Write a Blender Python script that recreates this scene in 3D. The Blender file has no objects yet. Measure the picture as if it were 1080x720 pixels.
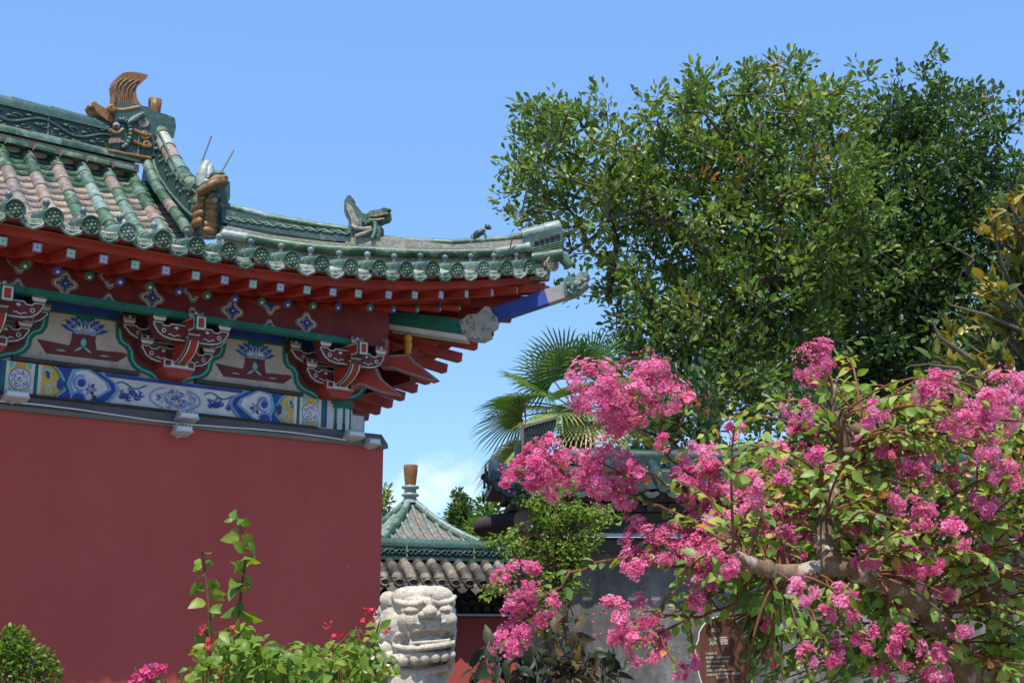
import bpy, math, random
import numpy as np
from mathutils import Vector, Matrix
random.seed(7); RNG = np.random.default_rng(7)
S = bpy.context.scene; COL = S.collection
PI = math.pi

# ---------------------------------------------------------------- camera, sky, sun, exposure
HZ, F = 670.0, 1350.0                      # eye line and focal length in pixels of a 1080 x 720 frame
PITCH = math.atan((HZ-360)/F)
CAM = Vector((0, 0, 1.6))
cam = bpy.data.cameras.new('camera'); camo = bpy.data.objects.new('camera', cam); COL.objects.link(camo)
camo.location = CAM; camo.rotation_euler = (PI/2+PITCH, 0, 0)
cam.sensor_width = 36; cam.lens = 36*F/1080; cam.clip_end = 5000; cam.clip_start = .05
S.camera = camo
SUN = Vector((-.059, -.419, .88)).normalized()          # towards the sun
sl = bpy.data.lights.new('sun', 'SUN'); sl.energy = 3.5; sl.angle = math.radians(.53); sl.color = (1, .95, .87)
so = bpy.data.objects.new('sun', sl); COL.objects.link(so); so.rotation_euler = SUN.to_track_quat('Z', 'Y').to_euler()
W = bpy.data.worlds.new('World'); S.world = W; W.use_nodes = True
nt = W.node_tree; nt.nodes.clear()
def nn(t, typ, **kw):
    n = t.nodes.new(typ)
    for k, v in kw.items(): setattr(n, k, v)
    return n
out = nn(nt, 'ShaderNodeOutputWorld'); bg = nn(nt, 'ShaderNodeBackground'); bg.inputs[1].default_value = .15
sky = nn(nt, 'ShaderNodeTexSky', sky_type='NISHITA', sun_disc=False)
sky.sun_elevation = math.asin(SUN.z); sky.sun_rotation = math.atan2(SUN.x, SUN.y)
sky.altitude = 0; sky.air_density = 1.0; sky.dust_density = .0; sky.ozone_density = 6.0
tcw = nn(nt, 'ShaderNodeTexCoord')
# one low white cloud bank between the roofs
def cloud_dir(px, py):
    v = Vector(((px-540)/F, 0, 0)) + Vector((0, math.cos(PITCH), math.sin(PITCH))) + Vector((0, math.sin(PITCH), -math.cos(PITCH)))*((py-360)/F)
    return v.normalized()
noi = nn(nt, 'ShaderNodeTexNoise'); noi.inputs['Scale'].default_value = 20; noi.inputs['Detail'].default_value = 7; noi.inputs['Roughness'].default_value = .55
mpw = nn(nt, 'ShaderNodeMapping'); mpw.inputs['Scale'].default_value = (1, 1, 1.5)
nt.links.new(tcw.outputs['Generated'], mpw.inputs[0]); nt.links.new(mpw.outputs[0], noi.inputs['Vector'])
acc = None
for (px, py, r) in [(470, 506, .036), (440, 522, .034), (500, 516, .032), (415, 530, .034), (525, 530, .03)]:
    c = cloud_dir(px, py)
    sb = nn(nt, 'ShaderNodeVectorMath', operation='SUBTRACT'); sb.inputs[1].default_value = c
    nt.links.new(tcw.outputs['Generated'], sb.inputs[0])
    ml = nn(nt, 'ShaderNodeVectorMath', operation='MULTIPLY'); ml.inputs[1].default_value = (1, 1, 1.7); nt.links.new(sb.outputs[0], ml.inputs[0])
    ln = nn(nt, 'ShaderNodeVectorMath', operation='LENGTH'); nt.links.new(ml.outputs[0], ln.inputs[0])
    mr = nn(nt, 'ShaderNodeMapRange'); mr.inputs[1].default_value = r*1.25; mr.inputs[2].default_value = 0; nt.links.new(ln.outputs[1], mr.inputs[0])
    if acc is None: acc = mr.outputs[0]
    else:
        mx = nn(nt, 'ShaderNodeMath', operation='MAXIMUM'); nt.links.new(acc, mx.inputs[0]); nt.links.new(mr.outputs[0], mx.inputs[1]); acc = mx.outputs[0]
ad = nn(nt, 'ShaderNodeMath', operation='MULTIPLY_ADD'); ad.inputs[1].default_value = 1.5; nt.links.new(acc, ad.inputs[0])
nm = nn(nt, 'ShaderNodeMath', operation='MULTIPLY_ADD'); nm.inputs[1].default_value = 3.2; nm.inputs[2].default_value = -2.1; nt.links.new(noi.outputs[0], nm.inputs[0])
nt.links.new(nm.outputs[0], ad.inputs[2])
cl = nn(nt, 'ShaderNodeMapRange'); cl.inputs[1].default_value = -.15; cl.inputs[2].default_value = 1.3; cl.inputs[4].default_value = .9; nt.links.new(ad.outputs[0], cl.inputs[0])
gt = nn(nt, 'ShaderNodeMath', operation='MULTIPLY'); nt.links.new(cl.outputs[0], gt.inputs[0])
ac2 = nn(nt, 'ShaderNodeMath', operation='MULTIPLY', use_clamp=True); ac2.inputs[1].default_value = 3; nt.links.new(acc, ac2.inputs[0]); nt.links.new(ac2.outputs[0], gt.inputs[1])
mxw = nn(nt, 'ShaderNodeMix', data_type='RGBA'); nt.links.new(gt.outputs[0], mxw.inputs[0]); hzm = nn(nt, 'ShaderNodeMix', data_type='RGBA'); hzm.inputs[0].default_value = .62; nt.links.new(sky.outputs[0], hzm.inputs[6]); hzm.inputs[7].default_value = (.74, 1.58, 3.30, 1); nt.links.new(hzm.outputs[2], mxw.inputs[6]); mxw.inputs[7].default_value = (4.6, 4.9, 5.3, 1)
nt.links.new(mxw.outputs[2], bg.inputs[0]); nt.links.new(bg.outputs[0], out.inputs[0])
VS = S.view_settings; VS.view_transform = 'Standard'; VS.look = 'None'; VS.exposure = .92; VS.gamma = 1; VS.use_curve_mapping = False
S.cycles.max_bounces = 8; S.cycles.diffuse_bounces = 5; S.cycles.transparent_max_bounces = 8; S.cycles.use_denoising = True

# ---------------------------------------------------------------- a photo pixel to a place in the world
FW = Vector((0, math.cos(PITCH), math.sin(PITCH))); UP = Vector((0, -math.sin(PITCH), math.cos(PITCH))); RT = Vector((1, 0, 0))
def ray(px, py): return FW + RT*((px-540)/F) - UP*((py-360)/F)
def at(px, py, Y):
    v = ray(px, py); return CAM + v*(Y/v.y)
YAW = math.radians(37.6)
_c = at(401, 468, 10.6); ORG = Vector((_c.x, _c.y, 0))
class Frame:                                # a thing's own axes: along, inward, up
    def __init__(s, org, yaw):
        s.o = Vector(org); s.yaw = yaw
        s.B = [Vector((math.cos(yaw), math.sin(yaw), 0)), Vector((-math.sin(yaw), math.cos(yaw), 0)), Vector((0, 0, 1))]
    def on(s, px, py, n, c):                # where the sight line meets the local plane n.p = c
        v = ray(px, py); lo = Vector([(CAM-s.o).dot(b) for b in s.B]); lv = Vector([v.dot(b) for b in s.B]); n = Vector(n)
        return lo + lv*((c-lo.dot(n))/lv.dot(n))
G = Frame(ORG, YAW)

# ---------------------------------------------------------------- mesh helpers
class MB:
    def __init__(s): s.v = []; s.f = []; s.m = []; s.a = []; s.s = []
    def add(s, vs, fs, m=0, a=0., sm=False):
        o = len(s.v); s.v += [tuple(x) for x in vs]
        for f in fs:
            s.f.append([i+o for i in f]); s.m.append(m); s.a.append(a); s.s.append(sm)
    def box(s, x0, x1, y0, y1, z0, z1, m=0, a=0.):
        v = [(x, y, z) for z in (z0, z1) for y in (y0, y1) for x in (x0, x1)]
        s.add(v, [(0,2,3,1),(4,5,7,6),(0,1,5,4),(2,6,7,3),(0,4,6,2),(1,3,7,5)], m, a)
    def beam(s, p, q, w, h, m=0, a=0., up=(0,0,1), mend=None):
        p = Vector(p); q = Vector(q); t = (q-p).normalized(); sd = t.cross(Vector(up)).normalized(); u = sd.cross(t)
        v = []
        for c in (p, q):
            for (i, j) in ((-1,-1),(1,-1),(1,1),(-1,1)): v.append(c+sd*(i*w/2)+u*(j*h/2))
        s.add(v, [(0,1,5,4),(1,2,6,5),(2,3,7,6),(3,0,4,7)], m, a)
        s.add(v, [(3,2,1,0)], m, a); s.add(v, [(4,5,6,7)], m if mend is None else mend, a)
    def tube(s, pts, r, n=8, m=0, a=0., caps=True, mend=None):
        pts = [Vector(p) for p in pts]; k = len(pts)
        rs = r if hasattr(r, '__len__') else [r]*k
        t0 = (pts[1]-pts[0]).normalized(); ref = Vector((0,0,1)) if abs(t0.z) < .9 else Vector((1,0,0))
        u = t0.cross(ref).normalized(); vs = []
        for i, p in enumerate(pts):
            t = (pts[min(i+1,k-1)]-pts[max(i-1,0)]).normalized()
            u = (u - t*u.dot(t)).normalized(); w = t.cross(u)
            for j in range(n):
                c = 2*PI*j/n; vs.append(p+u*(rs[i]*math.cos(c))+w*(rs[i]*math.sin(c)))
        fs = [(i*n+j, i*n+(j+1)%n, (i+1)*n+(j+1)%n, (i+1)*n+j) for i in range(k-1) for j in range(n)]
        s.add(vs, fs, m, a, True)
        if caps:
            s.add(vs[:n], [tuple(range(n))[::-1]], m, a); s.add(vs[-n:], [tuple(range(n))], m if mend is None else mend, a)
    def ell(s, c, r, m=0, a=0., nu=12, nv=8, rot=None):
        c = Vector(c); vs = []
        for i in range(nv+1):
            th = PI*i/nv
            for j in range(nu):
                ph = 2*PI*j/nu; p = Vector((r[0]*math.sin(th)*math.cos(ph), r[1]*math.sin(th)*math.sin(ph), r[2]*math.cos(th)))
                if rot is not None: p = rot @ p
                vs.append(c+p)
        fs = [(i*nu+j, (i+1)*nu+j, (i+1)*nu+(j+1)%nu, i*nu+(j+1)%nu) for i in range(nv) for j in range(nu)]
        s.add(vs, fs, m, a, True)
    def prism(s, poly, fn, m=0, a=0., mside=None):      # poly of 2D points, fn(u,v,k) gives 3D for the front (k=0) and back (k=1)
        n = len(poly); F0 = [fn(u, v, 0) for u, v in poly]; B0 = [fn(u, v, 1) for u, v in poly]
        s.add(F0, [tuple(range(n))], m, a); s.add(B0, [tuple(range(n))[::-1]], m, a)
        s.add(F0+B0, [(i, i+n, (i+1)%n+n, (i+1)%n) for i in range(n)], m if mside is None else mside, a)
    def lathe(s, prof, c, n=16, m=0, a=0., axis=None):
        c = Vector(c); vs = []; k = len(prof)
        R = Matrix.Identity(3) if axis is None else Vector((0,0,1)).rotation_difference(Vector(axis)).to_matrix()
        for (r, z) in prof:
            for j in range(n):
                t = 2*PI*j/n; vs.append(c + R @ Vector((r*math.cos(t), r*math.sin(t), z)))
        s.add(vs, [(i*n+j, i*n+(j+1)%n, (i+1)*n+(j+1)%n, (i+1)*n+j) for i in range(k-1) for j in range(n)], m, a, True)
        s.add(vs[:n], [tuple(range(n))[::-1]], m, a); s.add(vs[-n:], [tuple(range(n))], m, a)
    def build(s, name, mats, parent=None, smooth=None, loc=None, fix=True):
        me = bpy.data.meshes.new(name); me.from_pydata(s.v, [], s.f)
        for mm in (mats if isinstance(mats, (list, tuple)) else [mats]): me.materials.append(mm)
        me.polygons.foreach_set('material_index', s.m)
        me.polygons.foreach_set('use_smooth', s.s if smooth is None else [smooth]*len(s.f))
        at_ = me.attributes.new('v', 'FLOAT', 'FACE'); at_.data.foreach_set('value', s.a)
        me.update()
        o = bpy.data.objects.new(name, me); COL.objects.link(o)
        if parent: o.parent = parent
        if loc is not None: o.location = loc
        return o
def tag(o, label=None, cat=None, group=None, kind=None):
    if label: o['label'] = label
    if cat: o['category'] = cat
    if group: o['group'] = group
    if kind: o['kind'] = kind
    return o
def empty(name, loc=(0,0,0), rz=0., label=None, cat=None, group=None):
    o = bpy.data.objects.new(name, None); COL.objects.link(o); o.location = loc; o.rotation_euler = (0,0,rz); o.empty_display_size = .2
    return tag(o, label, cat, group)
def fast_mesh(name, V, Fs, A, mats, parent=None, mi=None, smooth=True):   # numpy: Fs is a list of (k, faces, attr) with equal-sized faces
    me = bpy.data.meshes.new(name); V = np.asarray(V, dtype=np.float32)
    me.vertices.add(len(V)); me.vertices.foreach_set('co', V.ravel())
    idx = np.concatenate([f.ravel() for f in Fs]); cnt = np.concatenate([np.full(len(f), f.shape[1]) for f in Fs])
    st = np.concatenate([[0], np.cumsum(cnt)[:-1]])
    me.loops.add(len(idx)); me.loops.foreach_set('vertex_index', idx.astype(np.int32))
    me.polygons.add(len(cnt)); me.polygons.foreach_set('loop_start', st.astype(np.int32)); me.polygons.foreach_set('loop_total', cnt.astype(np.int32))
    me.polygons.foreach_set('use_smooth', np.full(len(cnt), smooth))
    for mm in mats: me.materials.append(mm)
    if mi is not None: me.polygons.foreach_set('material_index', np.concatenate(mi).astype(np.int32))
    at_ = me.attributes.new('v', 'FLOAT', 'FACE'); at_.data.foreach_set('value', np.concatenate(A).astype(np.float32))
    me.update(calc_edges=True); me.validate()
    o = bpy.data.objects.new(name, me); COL.objects.link(o)
    if parent: o.parent = parent
    return o
def nrm(a): return a/np.maximum(np.linalg.norm(a, axis=-1, keepdims=True), 1e-9)
def leaf_mesh(name, P, A, N, L, Wd, V, mat, parent=None, full=False, droop=.15, fold=.25):
    # every leaf is its own little folded blade: P base, A axis, N upper side, L length, Wd width, V tint
    P = np.asarray(P); n = len(P); A = nrm(np.asarray(A)); B = nrm(np.cross(A, N)); N = np.cross(B, A); L = np.asarray(L)[:, None]; Wd = np.asarray(Wd)[:, None]
    o = np.arange(n)[:, None]
    if not full:
        tip = P + A*L - N*L*droop
        q = lambda t, w, s_: P + A*L*t + B*Wd*(.5*w*s_) + N*(Wd*fold*w - L*droop*t*t)
        Vt = np.stack([P, q(.36,.85,1), q(.72,.92,1), tip, q(.72,.92,-1), q(.36,.85,-1)], 1).reshape(-1, 3); b = o*6
        fs = np.concatenate([b+[[0, 3, 2, 1]], b+[[0, 5, 4, 3]]]); return fast_mesh(name, Vt, [fs], [np.concatenate([V, V])], [mat], parent, smooth=False)
    def sp(t, w, s_): return P + A*L*t + B*Wd*(.5*w*s_) + N*(Wd*fold*abs(w*s_) - L*droop*t*t*2)
    R_ = ((.14,.58),(.40,1.),(.72,.68)); cols = [sp(0,0,0)]
    for t_, w_ in R_: cols += [sp(t_,w_,1), sp(t_,0,0), sp(t_,w_,-1)]
    Vt = np.stack(cols+[sp(1,0,0)], 1).reshape(-1, 3); b = o*11
    tri = np.concatenate([b+[[0,2,1]], b+[[0,3,2]], b+[[7,8,10]], b+[[8,9,10]]]); qd = np.concatenate([b+[[1,2,5,4]], b+[[2,3,6,5]], b+[[4,5,8,7]], b+[[5,6,9,8]]])
    return fast_mesh(name, Vt, [tri, qd], [np.tile(V, 4), np.tile(V, 4)], [mat], parent)

# ---------------------------------------------------------------- materials
def base_mat(name, rough=.6, spec=.4):
    m = bpy.data.materials.new(name); m.use_nodes = True; t = m.node_tree; b = t.nodes['Principled BSDF']
    b.inputs['Roughness'].default_value = rough; b.inputs['Specular IOR Level'].default_value = spec
    return m, t, b
def rampn(t, stops, src, interp='LINEAR'):
    r = nn(t, 'ShaderNodeValToRGB'); e = r.color_ramp; e.interpolation = interp
    while len(e.elements) < len(stops): e.elements.new(.5)
    for el, (p, c) in zip(e.elements, stops): el.position = p; el.color = (*c, 1)
    t.links.new(src, r.inputs[0]); return r.outputs[0]
def noise(t, scale, detail=6, rough=.6, coord='Object', stretch=(1,1,1)):
    tc = nn(t, 'ShaderNodeTexCoord'); mp = nn(t, 'ShaderNodeMapping'); mp.inputs['Scale'].default_value = stretch
    n = nn(t, 'ShaderNodeTexNoise'); n.inputs['Scale'].default_value = scale; n.inputs['Detail'].default_value = detail; n.inputs['Roughness'].default_value = rough
    t.links.new(tc.outputs[coord], mp.inputs[0]); t.links.new(mp.outputs[0], n.inputs['Vector']); return n.outputs[0]
def mixc(t, fac, a, b, mode='MIX'):
    m = nn(t, 'ShaderNodeMix', data_type='RGBA', blend_type=mode)
    for i, x in ((0, fac), (6, a), (7, b)):
        if isinstance(x, bpy.types.NodeSocket): t.links.new(x, m.inputs[i])
        else: m.inputs[i].default_value = x if i == 0 else (*x, 1)
    return m.outputs[2]
def bump(t, b, h, st=.3, d=.01):
    n = nn(t, 'ShaderNodeBump'); n.inputs['Strength'].default_value = st; n.inputs['Distance'].default_value = d
    t.links.new(h, n.inputs['Height']); t.links.new(n.outputs[0], b.inputs['Normal'])
def attr(t):
    a = nn(t, 'ShaderNodeAttribute'); a.attribute_name = 'v'; return a.outputs['Fac']
def paint(name, c, rough=.55, var=.25, wear=None, scale=9, spec=.35, bst=.15):
    m, t, b = base_mat(name, rough, spec)
    n = noise(t, scale); lo = tuple(x*(1-var) for x in c); hi = tuple(min(1, x*(1+var)) for x in c)
    col = rampn(t, [(.3, lo), (.7, hi)], n)
    if wear:
        n2 = noise(t, scale*3, 8, .7); f = rampn(t, [(wear[1], (0,0,0)), (wear[1]+.07, (1,1,1))], n2)
        col = mixc(t, f, col, wear[0])
    t.links.new(col, b.inputs['Base Color']); bump(t, b, noise(t, scale*8), bst); return m
def tinted(name, stops, rough=.3, spec=.5, dirt=(.42,.42,.36), dirt_at=.6, dirt_amt=.7, scale=14, bst=.25, interp='LINEAR'):
    m, t, b = base_mat(name, rough, spec)
    col = rampn(t, stops, attr(t), interp)
    n = noise(t, scale*2.5, 8, .65); col = mixc(t, rampn(t, [(.32, (.42,.42,.42)), (.62, (1,1,1))], n), (0,0,0), col, 'MIX')
    n2 = noise(t, scale, 8, .7); f = rampn(t, [(dirt_at, (0,0,0)), (dirt_at+.12, (dirt_amt,)*3)], n2)
    col = mixc(t, f, col, dirt); t.links.new(col, b.inputs['Base Color'])
    rr = rampn(t, [(.35, (rough,)*3), (.7, (min(1, rough+.4),)*3)], n2); t.links.new(rr, b.inputs['Roughness'])
    bump(t, b, n, bst, .006); return m
def leafmat(name, stops, rough=.42, trans=.3, tint=(1.25, 1.3, .5), spec=.4):
    m, t, b = base_mat(name, rough, spec); col = rampn(t, stops, attr(t))
    n = noise(t, 30, 3); col = mixc(t, rampn(t, [(.3, (.7,.7,.7)), (.7, (1,1,1))], n), (0,0,0), col)
    t.links.new(col, b.inputs['Base Color'])
    tr = nn(t, 'ShaderNodeBsdfTranslucent'); t.links.new(mixc(t, 1, col, tint, 'MULTIPLY'), tr.inputs[0])
    mx = nn(t, 'ShaderNodeMixShader'); mx.inputs[0].default_value = trans
    t.links.new(b.outputs[0], mx.inputs[1]); t.links.new(tr.outputs[0], mx.inputs[2]); t.links.new(mx.outputs[0], t.nodes['Material Output'].inputs[0]); return m
M = {}
def limewash():
    m, t, b = base_mat('red_lime_wash', .88, .2); n = noise(t, .9, 8, .6); n2 = noise(t, 2.2, 8, .65, stretch=(2.2,2.2,.16)); n3 = noise(t, 26, 6, .7)
    c = rampn(t, [(.3,(.345,.064,.052)),(.7,(.405,.084,.068))], n); c = mixc(t, rampn(t, [(.50,(0,0,0)),(.74,(.16,.16,.16))], n2), c, (.40,.12,.095)); c = mixc(t, rampn(t, [(.60,(0,0,0)),(.74,(.30,.30,.30))], noise(t, 3.1, 9, .7, stretch=(1.4,1.4,.3))), c, (.23,.042,.036))
    c = mixc(t, rampn(t, [(.74,(0,0,0)),(.77,(.5,.5,.5))], noise(t, 7, 4, .5)), c, (.40,.16,.13))
    t.links.new(c, b.inputs['Base Color']); bump(t, b, n3, .18, .004); return m
M['red_wall'] = limewash()
M['red'] = paint('red_timber_paint', (.30,.034,.020), .6, .3, ((.20,.085,.055), .60), 5)
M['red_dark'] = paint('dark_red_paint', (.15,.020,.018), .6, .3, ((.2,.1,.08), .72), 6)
M['maroon'] = paint('maroon_paint', (.125,.022,.024), .6, .3, ((.10,.06,.05), .66), 12)
M['green'] = paint('green_paint', (.008,.125,.088), .6, .3, ((.24,.26,.22), .66), 9)
M['teal'] = paint('teal_paint', (.12,.42,.36), .5, .2)
M['blue'] = paint('blue_paint', (.022,.052,.25), .6, .3, ((.26,.28,.34), .68), 9)
M['sky_blue'] = paint('light_blue_paint', (.17,.26,.50), .6, .3, ((.34,.36,.38), .66), 10)
M['white'] = paint('white_paint', (.56,.56,.53), .65, .2, ((.30,.28,.24), .63), 10)
M['offwhite'] = paint('aged_white_paint', (.55,.54,.5), .65, .15, ((.3,.28,.24), .7), 8)
M['beige'] = paint('beige_plaster', (.43,.38,.32), .85, .2, ((.27,.235,.19), .58), 5)
M['yellow'] = paint('yellow_paint', (.54,.34,.06), .6, .25, ((.34,.26,.13), .64), 10)
M['black'] = paint('dark_outline_paint', (.03,.035,.035), .6, .2)
M['greyband'] = paint('grey_outline_paint', (.30,.31,.28), .6, .2)
M['mortar'] = paint('grey_brown_mortar', (.165,.145,.125), .9, .2, ((.09,.08,.07), .62), 4, .1, .5)
M['dark_wood'] = paint('dark_weathered_wood', (.05,.042,.036), .8, .3)
M['gold'] = paint('ochre_paint', (.55,.28,.03), .45, .2)
M['scribble'] = None
GL = [(0,(.012,.055,.032)),(.15,(.022,.085,.045)),(.3,(.055,.13,.06)),(.42,(.085,.17,.13)),(.55,(.19,.28,.25)),(.68,(.40,.43,.38)),(.78,(.36,.29,.19)),(.88,(.33,.235,.185)),(1,(.21,.175,.15))]
M['glaze'] = tinted('green_glazed_tile', GL, .34, .5, (.30,.295,.24), .52, .55, 9)
M['glaze_dark'] = tinted('dark_green_glaze', [(0,(.010,.042,.032)),(1,(.075,.16,.125))], .3, .6, (.38,.40,.35), .60, .55, 16)
M['glaze_brown'] = tinted('amber_glaze', [(0,(.12,.052,.012)),(.5,(.25,.105,.018)),(1,(.36,.19,.06))], .4, .5, (.24,.22,.16), .53, .65, 15)
M['glaze_blue'] = tinted('pale_blue_glaze', [(0,(.05,.10,.10)),(1,(.22,.28,.28))], .25, .6, (.5,.5,.45), .62, .5, 18)
M['pale_tile'] = tinted('pale_mortar', [(0,(.28,.25,.205)),(1,(.40,.37,.31))], .8, .2, (.3,.27,.22), .58, .7, 12)
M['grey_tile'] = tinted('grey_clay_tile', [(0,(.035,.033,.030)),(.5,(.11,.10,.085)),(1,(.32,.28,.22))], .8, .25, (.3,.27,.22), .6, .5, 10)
M['steel'] = paint('silver_metal', (.42,.43,.44), .35, .1)
M['rod'] = paint('dark_grey_metal', (.12,.125,.13), .45, .15)
M['cable'] = paint('white_cable', (.6,.6,.58), .5, .05)

# ---------------------------------------------------------------- the red walled hall with its glazed roof
YR, XG, XL = 2.3, -1.2, -5.4            # main ridge line, gable plane, left end of what is built
HD = [(0,4.17),(.5,4.27),(1.08,4.41),(1.6,4.58),(2.08,4.78),(2.46,5.02),(2.71,5.25),(3.15,5.66),(3.38,5.88)]
def hs(d): return float(np.interp(d, [a for a, _ in HD], [b for _, b in HD]))
def flare(m): return .46*max(0, 1-m/3.3)**2
def R(x, y):
    df = y+1.08; dd = ds = 1.08-x
    if x <= XG+.001: ds = 99
    return hs(min(df, ds)) + flare(max(df, dd))
def mir(p): return Vector((-p[1], -p[0], p[2]-.11*max(0, -p[0]+.9)))      # the same thing on the side eave
hall = empty('temple_hall', ORG, YAW, 'red walled temple hall with upturned green glazed tile roof and painted brackets', 'temple')

# wall and its sloping shoulder
b = MB()
b.add([(XL,-.10,0),(-.03,-.10,0),(-.03,-.10,3.11),(XL,-.10,3.11),(XL,5.0,0),(-.03,5.0,0),(-.03,5.0,3.11),(XL,5.0,3.11)],
      [(0,1,2,3),(1,5,6,2),(4,0,3,7),(5,4,7,6),(3,2,6,7)])
b.build('wall', M['red_wall'], hall)
b = MB(); x1 = .0
pr = [(-.125,3.105),(-.125,3.135),(-.02,3.235),(.05,3.235),(.05,3.105)]
v = [(XL,y,z) for y,z in pr]+[(x1,y,z) for y,z in pr]
b.add(v, [(0,5,6,1),(1,6,7,2),(2,7,8,3),(4,9,5,0),(5,9,8,7,6)])
b.box(-.36, .02, .05, 5, 3.107, 3.235)
b.build('shoulder_moulding', M['mortar'], hall)
b = MB(); b.tube([(XL,-.035,3.245),(-.62,-.035,3.228)], .013, 6); b.tube([(-2.44,-.04,3.23),(-2.44,-.04,3.285)], .014, 6)
b.build('conduit', M['dark_wood'], hall)
b = MB(); b.tube([(-3.3+.1*i, -.135-.004*math.sin(i*1.9), 3.150+.012*math.sin(i*.33)-.0004*i) for i in range(30)], .006, 5)
b.build('cable', M['cable'], hall)
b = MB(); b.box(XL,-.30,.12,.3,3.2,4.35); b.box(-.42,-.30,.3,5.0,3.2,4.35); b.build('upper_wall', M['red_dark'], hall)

# flat painted work: polygons in (x, z) laid on the timber in thin coats
def offp(poly, d):
    n = len(poly); A = sum(poly[i][0]*poly[(i+1)%n][1]-poly[(i+1)%n][0]*poly[i][1] for i in range(n)); sg = 1 if A > 0 else -1; o = []
    for i in range(n):
        p, q, r = Vector(poly[i-1]), Vector(poly[i]), Vector(poly[(i+1)%n])
        a = (q-p); c = (r-q)
        if a.length < 1e-6 or c.length < 1e-6: o.append(tuple(q)); continue
        a.normalize(); c.normalize(); n1 = Vector((-a.y, a.x)); n2 = Vector((-c.y, c.x)); mt = n1+n2
        if mt.length < .3: mt = n1
        mt.normalize(); k = max(.45, mt.dot(n1)); o.append(tuple(q+mt*(sg*d/k)))
    return o
class Paint:
    def __init__(s, fn): s.b = MB(); s.fn = fn; s.n = 0        # fn(x, z, lift)
    def poly(s, p, m, lift):
        if sum(p[i][0]*p[(i+1)%len(p)][1]-p[(i+1)%len(p)][0]*p[i][1] for i in range(len(p))) < 0: p = p[::-1]
        s.n += 1; l = lift*.0022 + (s.n % 7)*.00007
        s.b.add([s.fn(x, z, l) for x, z in p], [tuple(range(len(p)))], m)
    def rect(s, x0, x1, z0, z1, m, lift): s.poly([(x0,z0),(x1,z0),(x1,z1),(x0,z1)], m, lift)
    def disc(s, x, z, r, m, lift, n=20, k=1.): s.poly([(x+r*k*math.cos(2*PI*i/n), z+r*math.sin(2*PI*i/n)) for i in range(n)], m, lift)
    def rib(s, pts, w, m, lift):
        k = len(pts); ws = w if hasattr(w, '__len__') else [w]*k; L = []; Rr = []
        for i in range(k):
            a = Vector(pts[max(i-1,0)]); c = Vector(pts[min(i+1,k-1)]); t = (c-a).normalized(); n = Vector((-t.y, t.x))*ws[i]/2
            L.append(Vector(pts[i])+n); Rr.append(Vector(pts[i])-n)
        s.n += 1; l = lift*.0022+(s.n % 7)*.00007
        vs = [s.fn(p.x, p.y, l) for p in L]+[s.fn(p.x, p.y, l) for p in Rr]
        s.b.add(vs, [(i+k, i+k+1, i+1, i) for i in range(k-1)], m)
    def petal(s, x, z, ang, l, w, m, lift):
        s.poly([(x+math.cos(ang)*l*t-math.sin(ang)*w*q, z+math.sin(ang)*l*t+math.cos(ang)*w*q) for t, q in ((0,0),(.3,-.42),(.65,-.4),(1,0),(.65,.4),(.3,.42))], m, lift)
    def spiral(s, x, z, r0, r1, a0, turns, w, m, lift):
        n = 22; s.rib([(x+(r0+(r1-r0)*i/n)*math.cos(a0+2*PI*turns*i/n), z+(r0+(r1-r0)*i/n)*math.sin(a0+2*PI*turns*i/n)) for i in range(n+1)], w, m, lift)
PM = [M[k] for k in ('white','blue','sky_blue','green','teal','yellow','red','black','greyband','maroon','offwhite')]
WH, BL, SB, GN, TL, YE, RE, BK, GB, MA, OW = range(11)

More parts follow.
